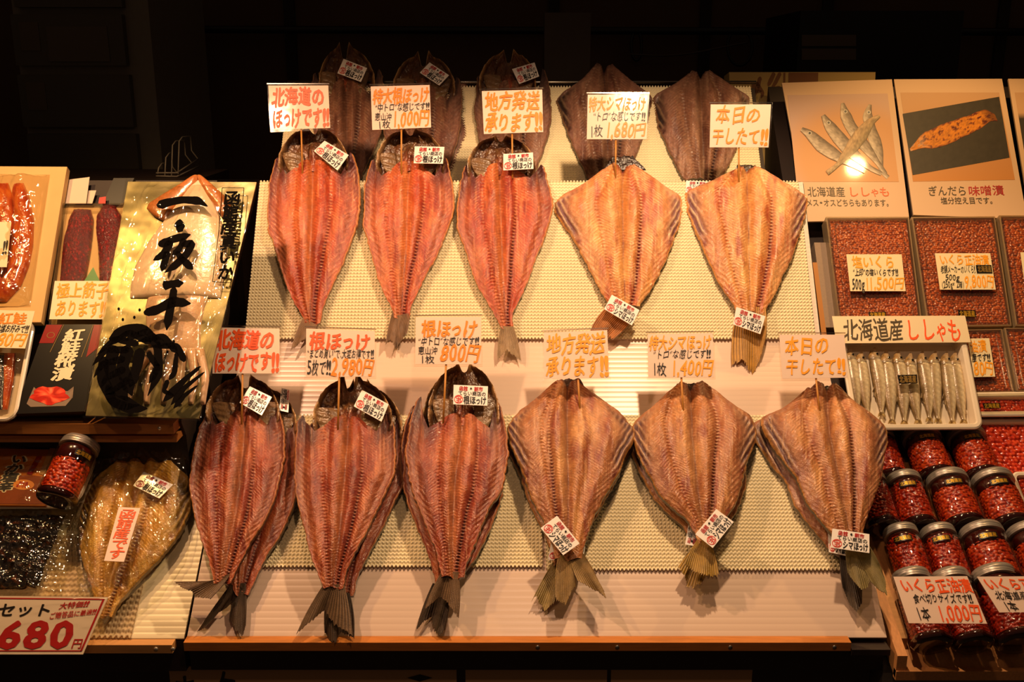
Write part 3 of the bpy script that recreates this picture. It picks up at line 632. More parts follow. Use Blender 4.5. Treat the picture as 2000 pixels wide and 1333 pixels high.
F['A4'] = dict(k='S', pl=A, pal='S', name='split_dried_fish', label='broad pale headless opened fish, fourth in the upper lit row, tail bent left', y0=320, yb=598, top=(319, 338, 322, 60), y_=0,
 L=[(316, 1176), (336, 1146), (363, 1119), (378, 1098), (393, 1081), (417, 1086), (453, 1113), (468, 1122), (504, 1140), (540, 1158), (573, 1176), (600, 1192), (625, 1200)],
 R=[(316, 1260), (327, 1272), (348, 1299), (375, 1326), (390, 1334), (429, 1332), (450, 1323), (492, 1308), (537, 1287), (570, 1269), (600, 1247), (625, 1240)],
 cen=[(300, 1216), (400, 1216), (500, 1217), (600, 1222), (625, 1222)], seed=4, collar=[(1198, 306), (1236, 304), (1262, 330), (1180, 330)], sp=.36,
 tails=[(((1188, 596), (1244, 612)), [(1150, 652), (1165, 650), (1180, 660), (1192, 669)], .020, '6a3a14', 'c0742c')])
F['A5'] = dict(k='S', pl=A, pal='S', name='split_dried_fish', label='palest and broadest opened fish, rightmost in the upper lit row, golden forked tail', y0=325, yb=612, top=(326, 336, 326, 44),
 L=[(322, 1434), (342, 1392), (366, 1350), (373, 1337), (414, 1344), (447, 1359), (492, 1377), (540, 1398), (576, 1419), (597, 1434), (640, 1446)],
 R=[(322, 1502), (330, 1520), (345, 1536), (366, 1557), (381, 1580), (392, 1581), (420, 1575), (456, 1565), (504, 1548), (540, 1530), (585, 1509), (603, 1497), (640, 1490)],
 cen=[(310, 1457), (400, 1460), (500, 1463), (600, 1465), (640, 1468)], seed=5, collar=[(1440, 322), (1476, 322), (1482, 345), (1430, 345)], sp=.42,
 tails=[(((1440, 600), (1496, 600)), [(1428, 720), (1440, 712), (1452, 706), (1462, 728), (1472, 738), (1482, 712), (1489, 690)], .018, '6a4416', 'd8a044', .06)])
LA_ = (.010, .020, .022)
for k in ('A1', 'A2', 'A3', 'A4', 'A5'): F[k]['lift'] = LA_; F[k]['group'] = 'opened dried fish of the upper lit row'
LBt = (.036, .050, .046)
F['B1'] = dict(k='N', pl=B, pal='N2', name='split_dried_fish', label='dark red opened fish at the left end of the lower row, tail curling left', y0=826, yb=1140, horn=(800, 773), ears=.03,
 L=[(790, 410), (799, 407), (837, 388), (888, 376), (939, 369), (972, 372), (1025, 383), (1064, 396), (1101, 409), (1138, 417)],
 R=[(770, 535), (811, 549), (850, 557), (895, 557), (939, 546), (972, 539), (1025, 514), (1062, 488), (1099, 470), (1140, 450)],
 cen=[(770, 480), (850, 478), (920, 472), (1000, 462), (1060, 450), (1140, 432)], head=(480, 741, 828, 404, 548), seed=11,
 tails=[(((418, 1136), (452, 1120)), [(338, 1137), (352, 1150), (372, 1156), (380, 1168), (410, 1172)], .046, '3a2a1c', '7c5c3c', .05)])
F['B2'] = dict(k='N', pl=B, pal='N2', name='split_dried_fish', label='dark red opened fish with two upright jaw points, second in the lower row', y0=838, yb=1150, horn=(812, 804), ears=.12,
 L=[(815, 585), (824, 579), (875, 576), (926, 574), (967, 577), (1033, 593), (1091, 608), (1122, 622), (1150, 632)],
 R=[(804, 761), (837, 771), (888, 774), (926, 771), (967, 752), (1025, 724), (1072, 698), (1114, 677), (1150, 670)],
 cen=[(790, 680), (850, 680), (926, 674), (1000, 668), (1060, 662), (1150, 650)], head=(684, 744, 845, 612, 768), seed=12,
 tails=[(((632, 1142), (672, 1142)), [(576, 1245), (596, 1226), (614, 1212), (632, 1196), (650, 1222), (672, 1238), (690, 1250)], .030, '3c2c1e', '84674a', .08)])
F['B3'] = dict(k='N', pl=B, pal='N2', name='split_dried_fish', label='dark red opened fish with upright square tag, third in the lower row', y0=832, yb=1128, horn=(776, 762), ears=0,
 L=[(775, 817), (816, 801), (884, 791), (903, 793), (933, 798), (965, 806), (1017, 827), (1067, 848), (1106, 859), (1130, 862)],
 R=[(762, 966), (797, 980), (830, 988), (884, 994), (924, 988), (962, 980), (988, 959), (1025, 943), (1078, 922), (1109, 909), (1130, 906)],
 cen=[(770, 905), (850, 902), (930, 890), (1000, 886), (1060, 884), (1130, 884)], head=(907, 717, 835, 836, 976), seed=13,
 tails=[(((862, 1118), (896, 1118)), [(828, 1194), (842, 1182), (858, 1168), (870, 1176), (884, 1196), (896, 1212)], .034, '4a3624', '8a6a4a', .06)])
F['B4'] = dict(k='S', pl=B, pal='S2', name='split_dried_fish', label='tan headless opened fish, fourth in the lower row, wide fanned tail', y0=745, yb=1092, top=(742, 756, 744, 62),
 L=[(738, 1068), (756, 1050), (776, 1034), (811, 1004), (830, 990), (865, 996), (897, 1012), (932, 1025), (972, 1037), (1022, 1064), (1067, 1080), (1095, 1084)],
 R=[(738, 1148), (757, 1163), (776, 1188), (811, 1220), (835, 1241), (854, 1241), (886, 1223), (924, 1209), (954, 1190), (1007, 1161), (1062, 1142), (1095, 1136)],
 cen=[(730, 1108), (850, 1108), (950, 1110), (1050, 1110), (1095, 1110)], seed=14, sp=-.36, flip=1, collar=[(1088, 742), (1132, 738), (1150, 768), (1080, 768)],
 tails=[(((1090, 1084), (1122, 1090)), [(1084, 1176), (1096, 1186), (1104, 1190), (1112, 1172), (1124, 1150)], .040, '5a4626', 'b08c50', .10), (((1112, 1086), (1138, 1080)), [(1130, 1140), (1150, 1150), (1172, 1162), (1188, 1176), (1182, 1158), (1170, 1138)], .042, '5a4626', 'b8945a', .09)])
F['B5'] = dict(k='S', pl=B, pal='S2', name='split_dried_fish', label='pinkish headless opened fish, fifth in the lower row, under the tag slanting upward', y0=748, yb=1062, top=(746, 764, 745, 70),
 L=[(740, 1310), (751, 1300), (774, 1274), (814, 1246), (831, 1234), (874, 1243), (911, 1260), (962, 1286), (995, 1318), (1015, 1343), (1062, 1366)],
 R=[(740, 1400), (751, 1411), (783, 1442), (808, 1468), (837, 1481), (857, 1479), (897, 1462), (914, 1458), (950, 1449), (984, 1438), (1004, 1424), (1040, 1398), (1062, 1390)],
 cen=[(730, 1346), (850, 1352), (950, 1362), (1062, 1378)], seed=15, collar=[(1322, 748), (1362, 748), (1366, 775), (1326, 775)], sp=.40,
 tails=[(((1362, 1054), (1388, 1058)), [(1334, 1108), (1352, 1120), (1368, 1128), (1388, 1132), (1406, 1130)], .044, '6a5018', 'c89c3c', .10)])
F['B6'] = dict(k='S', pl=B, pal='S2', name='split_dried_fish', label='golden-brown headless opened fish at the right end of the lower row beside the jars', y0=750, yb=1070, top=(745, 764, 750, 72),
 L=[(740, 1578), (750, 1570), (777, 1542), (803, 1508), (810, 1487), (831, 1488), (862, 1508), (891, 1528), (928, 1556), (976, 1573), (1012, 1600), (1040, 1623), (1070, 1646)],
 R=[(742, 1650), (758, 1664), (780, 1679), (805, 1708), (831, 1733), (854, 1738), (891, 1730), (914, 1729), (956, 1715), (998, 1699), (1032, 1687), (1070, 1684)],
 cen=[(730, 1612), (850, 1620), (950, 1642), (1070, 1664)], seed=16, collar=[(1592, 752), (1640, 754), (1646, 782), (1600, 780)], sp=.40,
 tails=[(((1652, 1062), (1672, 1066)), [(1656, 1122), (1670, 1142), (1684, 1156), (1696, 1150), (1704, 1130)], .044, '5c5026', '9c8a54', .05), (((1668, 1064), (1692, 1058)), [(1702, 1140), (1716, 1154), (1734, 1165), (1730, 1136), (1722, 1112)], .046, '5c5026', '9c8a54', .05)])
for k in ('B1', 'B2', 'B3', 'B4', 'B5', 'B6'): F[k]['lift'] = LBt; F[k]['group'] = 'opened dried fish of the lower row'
# the fish lying underneath, showing as slivers at the sides
def under(src, dx, dy, lift, label, tails, sc=1.0, **kw):
    f = dict(F[src]); 
    f['L'] = shift(f['L'], dx, dy); f['R'] = shift(f['R'], dx, dy); f['cen'] = [(y + dy, x + dx) for y, x in f['cen']]; f['y0'] += dy; f['yb'] += dy
    if 'horn' in f: f['horn'] = (f['horn'][0] + dy, f['horn'][1] + dy)
    if 'top' in f: t = f['top']; f['top'] = (t[0] + dy, t[1] + dy, t[2] + dy, t[3])
    if 'head' in f: h = f['head']; f['head'] = (h[0] + dx, h[1] + dy, h[2] + dy, h[3] + dx, h[4] + dx)
    f.pop('collar', None); f['lift'] = lift; f['label'] = label; f['tails'] = tails; f['seed'] += 30; f['nr'] = 150; f['nc'] = 90; f['group'] = 'opened dried fish lying underneath the lower row'
    f.update(kw); return f
U1 = (.014, .024, .024); U0 = (.004, .006, .010)
F['B1u'] = under('B1', 34, 22, U1, 'opened fish half hidden beneath the leftmost lower fish, showing at its right', [(((452, 1140), (474, 1150)), [(383, 1238), (398, 1230), (412, 1216), (424, 1200), (440, 1190)], .012, '2c2018', '5c4630', .05), (((462, 1140), (480, 1140)), [(448, 1210), (460, 1236), (474, 1247), (480, 1226)], .012, '2c2018', '5c4630', .05)], ears=.03,
  L=[(830, 442), (900, 420), (980, 410), (1060, 425), (1120, 445), (1165, 460)])
F['B2u'] = under('B2', 20, 14, U1, 'opened fish half hidden beneath the second lower fish, showing at its right', [(((640, 1150), (684, 1160)), [(634, 1240), (644, 1256), (655, 1262), (664, 1240), (680, 1246), (692, 1252)], .010, '2a1e16', '54402c', .06)])
F['B3u'] = under('B3', -12, 16, U1, 'opened fish half hidden beneath the third lower fish, showing at its left', [(((845, 1140), (880, 1146)), [(811, 1236), (828, 1216), (842, 1210), (848, 1236), (856, 1246), (868, 1236)], .010, '2a1e16', '54402c', .06)],
  R=[(780, 960), (850, 984), (920, 986), (972, 981), (1034, 958), (1090, 930), (1140, 890)])
F['B4u'] = under('B4', -3, 14, U1, 'headless opened fish beneath the fourth lower fish, its rim edging out', [(((1080, 1098), (1104, 1104)), [(1036, 1180), (1044, 1166), (1056, 1190), (1062, 1200), (1076, 1186), (1092, 1172)], .014, '6a5428', 'b49858', .06)])
F['B5u'] = under('B5', -8, 12, U1, 'headless opened fish beneath the fifth lower fish, its dark flank at the left', [(((1358, 1068), (1388, 1076)), [(1320, 1114), (1336, 1130), (1338, 1152), (1352, 1156), (1368, 1146), (1384, 1120)], .024, '6a5018', 'bc9030', .10)],
  R=[(760, 1400), (800, 1448), (850, 1462), (950, 1458), (1000, 1440), (1040, 1412), (1075, 1392)])
F['B6u'] = under('B6', -20, 12, U1, 'headless opened fish beneath the sixth lower fish, showing dark at its left', [(((1640, 1080), (1664, 1084)), [(1646, 1150), (1660, 1184), (1673, 1198), (1684, 1180), (1684, 1150)], .016, '2e2016', '54402a', .03)],
  R=[(760, 1640), (800, 1676), (850, 1700), (950, 1690), (1030, 1668), (1085, 1660)])
LC = (.008, .014, .014)
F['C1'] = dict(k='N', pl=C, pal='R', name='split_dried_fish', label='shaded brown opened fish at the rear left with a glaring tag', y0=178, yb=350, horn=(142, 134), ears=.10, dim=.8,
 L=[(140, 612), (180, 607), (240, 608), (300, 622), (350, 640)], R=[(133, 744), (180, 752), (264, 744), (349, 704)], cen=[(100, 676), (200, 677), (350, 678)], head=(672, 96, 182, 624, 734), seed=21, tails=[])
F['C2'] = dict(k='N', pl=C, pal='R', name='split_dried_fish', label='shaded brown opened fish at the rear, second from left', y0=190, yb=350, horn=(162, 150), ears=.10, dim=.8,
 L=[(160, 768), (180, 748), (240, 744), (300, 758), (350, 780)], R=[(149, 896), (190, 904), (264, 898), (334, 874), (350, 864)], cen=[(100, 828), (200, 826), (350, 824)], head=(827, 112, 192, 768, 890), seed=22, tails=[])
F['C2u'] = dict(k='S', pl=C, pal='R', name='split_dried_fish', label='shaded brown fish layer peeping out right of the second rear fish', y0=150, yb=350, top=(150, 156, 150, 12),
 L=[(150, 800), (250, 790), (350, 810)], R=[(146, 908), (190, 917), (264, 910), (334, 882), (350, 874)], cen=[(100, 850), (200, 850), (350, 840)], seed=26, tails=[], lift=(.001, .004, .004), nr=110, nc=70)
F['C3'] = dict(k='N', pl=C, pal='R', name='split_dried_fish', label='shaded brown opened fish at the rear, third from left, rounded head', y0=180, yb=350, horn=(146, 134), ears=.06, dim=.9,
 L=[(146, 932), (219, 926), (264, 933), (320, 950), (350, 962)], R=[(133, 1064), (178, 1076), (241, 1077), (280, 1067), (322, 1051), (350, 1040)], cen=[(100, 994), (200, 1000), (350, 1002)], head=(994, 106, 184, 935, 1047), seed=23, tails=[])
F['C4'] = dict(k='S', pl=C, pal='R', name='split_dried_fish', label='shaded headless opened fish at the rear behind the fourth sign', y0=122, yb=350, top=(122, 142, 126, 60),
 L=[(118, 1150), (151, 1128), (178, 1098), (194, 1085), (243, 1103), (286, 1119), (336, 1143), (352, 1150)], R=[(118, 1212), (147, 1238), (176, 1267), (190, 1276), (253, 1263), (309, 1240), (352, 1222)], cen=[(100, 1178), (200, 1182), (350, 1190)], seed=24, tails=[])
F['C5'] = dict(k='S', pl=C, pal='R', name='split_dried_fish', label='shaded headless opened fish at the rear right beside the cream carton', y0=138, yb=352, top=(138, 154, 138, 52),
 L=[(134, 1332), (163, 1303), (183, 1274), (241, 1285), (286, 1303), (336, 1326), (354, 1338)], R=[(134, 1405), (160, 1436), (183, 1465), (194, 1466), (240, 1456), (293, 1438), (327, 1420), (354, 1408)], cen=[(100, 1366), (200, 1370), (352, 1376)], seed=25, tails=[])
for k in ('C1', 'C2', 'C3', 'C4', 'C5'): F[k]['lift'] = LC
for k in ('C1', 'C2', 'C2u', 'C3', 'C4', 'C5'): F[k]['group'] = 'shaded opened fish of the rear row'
for k in F: mk_fish(F[k])
# ------------------------------------------------------------------ handwritten signs on skewers
paper = mat('sign_paper', 'f4dccb', .55, noise=.03, nscale=12)
paper_y = mat('sign_paper_yellow', 'f0e2b8', .55, noise=.03, nscale=12)
sleeve = film_mat('clear_sleeve', .006, .12, (.97, .95, .93), .15, 25)
bamboo = mat('bamboo', 'c98a3c', .5, noise=.2, nscale=200)
def skewer_sign(cor, s0, s1, pl, lift, items, label, seed):
    foot = pl.hit(s1[0], s1[1], lift)
    yp = YPlane(foot + np.array([0, -.010, 0]), 24 if pl is A else 34)
    pt = Patch(*[yp.hit(x, y) for x, y in cor])
    root = empty('price_sign', foot, label, 'sign', 'handwritten signs on skewers')
    cd_ = pt.box('card', paper, root, .0006, 0)
    sl = pt.box('clear_sleeve', sleeve, root, .0016, .0007, -.02, -.045, 1.02, 1.05)
    pt.box('sleeve_edge', film_mat('sleeve_edge', .25, .15, (.8, .75, .7)), root, .0018, .0008, -.02, -.05, 1.02, -.028)
    top = yp.hit(s0[0], s0[1] - 16, -.002); foot_in = foot - (top - foot) / np.linalg.norm(top - foot) * .006
    tube('skewer', [foot_in, top], .0016, bamboo, root, 8)
    lettering(pt, items, INK, cd_, .0009, seed)
def two(a, b_, c, wt=.028, x1=.93): return [(a, .04, .04, x1, .48, c, wt, .08), (b_, .03, .52, 1.0, .97, c, wt, .08)]
la = .022; lb = .052
H = ('北海道の', 'ほっけです!!'); T_ = ('地方発送', '承ります!!')
skewer_sign([(524, 167), (641, 167), (645, 250), (530, 254)], (588, 254), (591, 340), A, la, two(*H, 'red', .035), 'sign with two lines in red-orange marker at the upper left of the display', 1)
skewer_sign([(724, 169), (839, 166), (842, 249), (727, 254)], (784, 252), (784, 338), A, la, [('特大根ほっけ', .03, .05, .99, .42, 'ora', .03, .08), ('“中トロ”な感じです!!', .06, .40, .99, .60, 'blk', .004, .12), ('恵山沖', .05, .62, .34, .80, 'blk', .003), ('1枚', .10, .80, .32, .99, 'blk', .003), ('1,000円', .36, .58, .98, .97, 'ora', .02, .18)], 'handwritten sign pricing one fish at 1,000 yen above the second upper fish', 2)
skewer_sign([(941, 178), (1059, 175), (1061, 258), (945, 262)], (1000, 260), (1001, 343), A, la, two(*T_, 'ora', .03, .96), 'sign with two lines of orange marker above the third upper fish', 3)
skewer_sign([(1148, 185), (1266, 185), (1263, 272), (1146, 272)], (1203, 272), (1202, 350), A, la, [('特大シマほっけ', .02, .04, .97, .38, 'ora', .028, .08), ('“トロ”な感じです!!', .10, .38, .97, .60, 'blk', .004, .12), ('1枚', .05, .68, .27, .97, 'blk', .004), ('1,680円', .32, .62, .98, .97, 'ora', .02, .18)], 'handwritten sign pricing one large fish at 1,680 yen above the fourth upper fish', 4)
skewer_sign([(1388, 204), (1506, 204), (1501, 288), (1386, 288)], (1443, 288), (1443, 368), A, la, [('本日の', .08, .05, .84, .46, 'ora', .022, .08), ('干したて!!', .03, .56, .99, .95, 'ora', .022, .1)], 'sign with two lines of orange marker above the rightmost upper fish', 5)
skewer_sign([(416, 640), (546, 642), (546, 730), (415, 730)], (474, 732), (472, 822), B, lb, two(*H, 'red', .035), 'sign with two lines in red-orange marker above the leftmost lower fish', 6)
skewer_sign([(598, 642), (732, 647), (732, 736), (597, 737)], (663, 738), (660, 836), B, lb, [('根ほっけ', .05, .05, .94, .43, 'red', .03, .06), ('“まとめ買い”で、大変お得です!!', .02, .41, .99, .62, 'blk', .005, .08), ('5枚で!!', .02, .64, .37, .97, 'blk', .004, .12), ('2,980円', .37, .60, .99, .97, 'ora', .02, .18)], 'handwritten sign pricing five fish at 2,980 yen above the second lower fish', 7)
skewer_sign([(812, 620), (940, 619), (940, 712), (811, 712)], (872, 712), (866, 820), B, lb, [('根ほっけ', .08, .06, .95, .44, 'ora', .028, .06), ('“中トロ”な感じです!!', .04, .42, .97, .62, 'blk', .003, .12), ('恵山沖', .04, .63, .34, .80, 'blk', .003), ('1枚', .08, .81, .30, .99, 'blk', .003), ('800円', .38, .58, .98, .95, 'ora', .02, .18)], 'handwritten sign pricing one fish at 800 yen above the third lower fish', 8)
skewer_sign([(1062, 650), (1186, 645), (1190, 738), (1063, 740)], (1128, 738), (1133, 808), B, lb, two(*T_, 'yel', .026, .96), 'sign with two lines of yellow-orange marker above the fourth lower fish', 9)
skewer_sign([(1265, 653), (1392, 651), (1395, 737), (1266, 738)], (1330, 738), (1335, 818), B, lb, [('特大シマほっけ', .02, .04, .98, .38, 'yel', .028, .08), ('“トロ”な感じです!!', .08, .37, .96, .58, 'blk', .004, .12), ('1枚', .07, .68, .28, .97, 'blk', .004), ('1,400円', .36, .60, .99, .97, 'yel', .02, .18)], 'handwritten sign pricing one large fish at 1,400 yen above the fifth lower fish', 10)
skewer_sign([(1522, 654), (1649, 654), (1656, 738), (1528, 740)], (1592, 740), (1602, 814), B, lb, [('本日の', .06, .05, .76, .46, 'yel', .022, .08), ('干したて!!', .06, .54, .98, .93, 'yel', .022, .1)], 'sign with two lines of yellow-orange marker above the rightmost lower fish', 11)
# ------------------------------------------------------------------ white product tags pinned on the fish
tagp = mat('tag_card', 'f6f0ea', .28, coat=.3)
pinM = mat('pin_black', '2a2220', .4)
def product_tag(cor, pl, lift, name_, label, seed, group='white printed tags pinned on the fish', pin=True):
    pt = patch(pl, *cor, off=lift)
    root = empty('product_tag', pt.at(.5, .5), label, 'tag', group)
    cd_ = pt.box('card', tagp, root, .0007)
    n = len(name_)
    lettering(pt, [('函館', .16, .06, .42, .30, 'dred', .03), ('朝市', .60, .06, .86, .30, 'dred', .03), ('てらい商店の', .14, .30, .95, .54, 'blk', .018), (name_, .30, .54, .97, .97, 'blk', .036)], INK, cd_, .0005, seed, .5)
    # round red stamp with a few strokes
    a = np.linspace(0, 2 * PI, 28, endpoint=False); V = []; Fc = []
    for r in (1.0, .86):
        V.append(pt.at(.155 + .13 * r * np.cos(a), .74 + .22 * r * np.sin(a), .0005))
    V = np.vstack(V); Fc = [(k, (k + 1) % 28, 28 + (k + 1) % 28, 28 + k) for k in range(28)]
    for (ua, va, ub, vb) in ((.06, .66, .16, .56), (.16, .56, .25, .68), (.08, .70, .23, .70), (.09, .80, .22, .76), (.15, .62, .15, .90), (.08, .90, .23, .86), (.20, .72, .24, .88)):
        d = np.array([vb - va, ua - ub]); d = d / np.linalg.norm(d) * .011; q = pt.at(np.array([ua - d[0], ub - d[0], ub + d[0], ua + d[0]]), np.array([va - d[1] * 1.6, vb - d[1] * 1.6, vb + d[1] * 1.6, va + d[1] * 1.6]), .0006)
        Fc.append(tuple(range(len(V), len(V) + 4))); V = np.vstack([V, q])
    mk('stamp', V, Fc, INK['stamp'], cd_)
    if pin: c = pt.at(.51, .17, 0); lathe('pin', c - pt.n * .006, pt.n, [(.0005, 0), (.0005, .0065), (.0016, .0068), (.0014, .0078), (.0003, .008)], pinM, root, 10)
N_, S_ = '根ほっけ', 'シマほっけ'
ta = .034; tb = .060; tc_ = .030
for cor, pl, lf, nm, lab in [
 ([(634, 275), (681, 303), (659, 333), (613, 295)], A, ta, N_, 'white printed tag slanting down on the head of the first upper fish'),
 ([(810, 286), (868, 287), (865, 320), (808, 319)], A, ta, N_, 'white printed tag lying level on the head of the second upper fish'),
 ([(983, 301), (1041, 298), (1042, 330), (983, 333)], A, ta, N_, 'white printed tag on the head of the third upper fish'),
 ([(1195, 576), (1249, 606), (1234, 636), (1180, 604)], A, ta + .004, S_, 'white printed tag at the tail of the fourth upper fish'),
 ([(1438, 600), (1495, 618), (1485, 653), (1432, 634)], A, ta + .004, S_, 'white printed tag above the golden tail of the fifth upper fish'),
 ([(671, 115), (717, 133), (705, 160), (659, 143)], C, tc_, N_, 'glaring white tag on the rear leftmost fish head'),
 ([(839, 122), (877, 147), (858, 167), (820, 142)], C, tc_, N_, 'small slanting white tag on the second rear fish head'),
 ([(1000, 135), (1044, 122), (1053, 149), (1014, 164)], C, tc_, N_, 'small white tag tilted upward on the third rear fish head'),
 ([(488, 755), (531, 776), (511, 812), (468, 787)], B, tb, N_, 'white printed tag slanting on the head of the leftmost lower fish'),
 ([(707, 762), (759, 790), (745, 824), (691, 794)], B, tb, N_, 'white printed tag slanting on the head of the second lower fish'),
 ([(886, 752), (953, 755), (952, 793), (885, 790)], B, tb, N_, 'white printed tag lying level on the head of the third lower fish'),
 ([(1088, 1008), (1132, 1062), (1100, 1085), (1056, 1032)], B, tb + .004, S_, 'white printed tag slanting down at the tail of the fourth lower fish'),
 ([(1358, 1044), (1399, 995), (1433, 1020), (1392, 1071)], B, tb + .004, S_, 'white printed tag slanting upward at the tail of the fifth lower fish'),
 ([(1626, 1033), (1698, 1044), (1698, 1081), (1622, 1070)], B, tb + .004, S_, 'white printed tag at the tail of the sixth lower fish'),
 ([(563, 806), (545, 802), (550, 758), (566, 762)], B, .030, N_, 'sliver of a white tag behind the leftmost lower fish head'),
 ([(1076, 1062), (1143, 1068), (1138, 1096), (1070, 1094)], B, .034, S_, 'white tag mostly hidden behind the tag of the fourth lower fish'),
 ([(1362, 1068), (1338, 1064), (1346, 1018), (1368, 1022)], B, .032, S_, 'white tag mostly hidden left of the upward slanting tag'),
 ([(1617, 1040), (1665, 1052), (1660, 1088), (1619, 1079)], B, .030, S_, 'white tag mostly hidden left of the tag of the sixth lower fish'),
 ([(1340, 353), (1384, 355), (1383, 378), (1339, 376)], A, .008, S_, 'white tag peeping out above the left shoulder of the fifth upper fish')]:
    product_tag(cor, pl, lf, nm, lab, int(cor[0][0]))
# ------------------------------------------------------------------ left side goods
def grid(pt, u0, v0, u1, v1, nr, nc):
    return np.meshgrid(np.linspace(u0, u1, nc), np.linspace(v0, v1, nr))
def film_sheet(name, pt, parent, m, u0=0, v0=0, u1=1, v1=1, amp=.004, fr=7, seed=0, hfun=None, base=.004, nr=90, nc=70, rad=None, th=.0003):
    U, V = grid(pt, u0, v0, u1, v1, nr, nc)
    r1 = 1 - abs(2 * fbm(U * fr, V * fr * 1.3, seed, 3) - 1); r2 = 1 - abs(2 * fbm((U + V * .4) * fr * 1.7, (V - U * .3) * fr * .9, seed + 4, 3) - 1)
    h = amp * (r1 ** 4 + .7 * r2 ** 4) + base
    if hfun is not None: h = h + hfun(U, V)
    e = np.minimum(np.minimum(U - u0, u1 - U) / (u1 - u0), np.minimum(V - v0, v1 - V) / (v1 - v0)); h = h * sst(0, .06, e) + .0012
    P = pt.at(U, V, h)
    return slab(name, P[:, ::-1], pt.n, th, m, parent, True)
clear = film_mat('clear_bag_film', .035, .05, (.97, .97, .94))
vac = film_mat('vacuum_film', .06, .07, (.96, .95, .9))
def polyline_fill(pt, pts, off): return pt.at(np.array([p[0] for p in pts]), np.array([p[1] for p in pts]), off)
class PX:   # picture coordinates inside a patch: pixel -> (u,v) by inverse bilinear on the four pixel corners
    def __init__(s, cor): s.c = np.array(cor, float)
    def __call__(s, x, y):
        x = np.asarray(x, float); y = np.asarray(y, float); u = np.full(np.broadcast(x, y).shape, .5); v = u.copy(); a, b, c, d = s.c
        for _ in range(12):
            X = [a[k] * (1 - u) * (1 - v) + b[k] * u * (1 - v) + c[k] * u * v + d[k] * (1 - u) * v for k in (0, 1)]
            du = [(b[k] - a[k]) * (1 - v) + (c[k] - d[k]) * v for k in (0, 1)]; dv = [(d[k] - a[k]) * (1 - u) + (c[k] - b[k]) * u for k in (0, 1)]
            det = du[0] * dv[1] - du[1] * dv[0]; ex = x - X[0]; ey = y - X[1]
            u = u + (ex * dv[1] - ey * dv[0]) / det; v = v + (du[0] * ey - du[1] * ex) / det
        return u, v
def blob(name, pl, L, R, lift, hgt, m, root, colf, nr=80, nc=50, pw=2.2, rel=None, seed=0, th=.002):
    """puffy shape between two pixel outlines on a slope"""
    ys = sorted([p[0] for p in L]); y0, y1 = ys[0], ys[-1]; T, S = np.meshgrid(np.linspace(0, 1, nr), np.linspace(-1, 1, nc), indexing='ij')
    Y = y0 + (y1 - y0) * T; XLf = prof(L, Y); XRf = prof(R, Y); X = (XLf + XRf) / 2 + S * (XRf - XLf) / 2
    env = np.clip(1 - abs(S) ** pw, 0, 1) ** .5 * np.clip(1 - abs(2 * T - 1) ** 10, 0, 1) ** .5
    h = lift + hgt * env
    if rel is not None: h = h + rel(X, Y, S, T)
    P = pl.hit(X, Y, lift) + pl.n * (h - lift)[..., None]
    c = colf(X, Y, S, T)
    return slab(name, P[:, ::-1], pl.n, th, m, root, True, np.clip(c, 0, 1)[:, ::-1])
def C_(h): return np.array(lin(h))
wetM = vmat('wet_flesh', .22, .7, .3, 300, coatr=.08)
# cream board with salmon
bd = [(-30, 325), (131, 326), (80, 630), (-90, 630)]
p = patch(LA, *bd, off=.030)
root = empty('salmon_board', p.at(.5, .5, -.02), 'vacuum-packed pair of salmon fillets on a cream board at the left edge', 'packaged fish')
p.box('board', mat('cream_board', 'd9b070', .6, noise=.08, nscale=30), root, .012)
def salm(X, Y, S, T):
    n = fbm(X / 6, Y / 14, 5); c = C_('c04a1c') + 0 * n[..., None]; c = mixc(c, C_('e07a2e'), np.clip(n * 2 - .7, 0, 1)); c = mixc(c, C_('8a2a10'), np.clip(.9 - 1.6 * n, 0, 1) * .7)
    c = mixc(c, C_('e8b04a'), sst(.75, .95, -S) * .8); return c
blob('fillet', LA, [(358, 28), (380, 24), (430, 30), (480, 24), (520, 14), (560, 2), (590, -10)], [(358, 46), (380, 56), (430, 66), (480, 64), (520, 56), (560, 40), (590, 12)], .032, .012, wetM, root, salm, rel=lambda X, Y, S, T: .003 * (fbm(X / 8, Y / 8, 3) - .5))
blob('fillet', LA, [(358, -30), (430, -28), (500, -40), (585, -50)], [(358, 16), (380, 24), (430, 28), (500, 18), (560, 4), (585, -6)], .032, .010, wetM, root, salm, rel=lambda X, Y, S, T: .003 * (fbm(X / 8, Y / 8, 4) - .5))
film_sheet('vacuum_film', patch(LA, (-60, 340), (98, 342), (60, 600), (-100, 600), off=.030), root, vac, amp=.004, fr=5, seed=2, hfun=lambda U, V: .014 * np.exp(-((U - .7) / .25) ** 2), nr=80, nc=60)
q = patch(LA, (-60, 433), (22, 434), (13, 522), (-66, 522), off=.052); root = empty('price_card', q.at(.5, .5), 'cream price card cut off by the left edge, on the salmon pack', 'sign')
q.box('card', paper_y, root); lettering(q, [('!!', .86, .40, .98, .72, 'blk', .02, .15)], INK, root)
q = patch(LA, (-40, 605), (68, 608), (49, 681), (-60, 678), off=.046); root = empty('price_card', q.at(.5, .5), 'cream price card ending in 30 yen on the tray at the left edge', 'sign')
q.box('card', paper_y, root); lettering(q, [('紅鮭', .38, .06, .90, .38, 'ora', .02), ('中塩お好みで!!', .38, .38, .98, .60, 'blk', .012, .15), ('780円', .32, .60, .98, .97, 'yel', .012, .15)], INK, root)
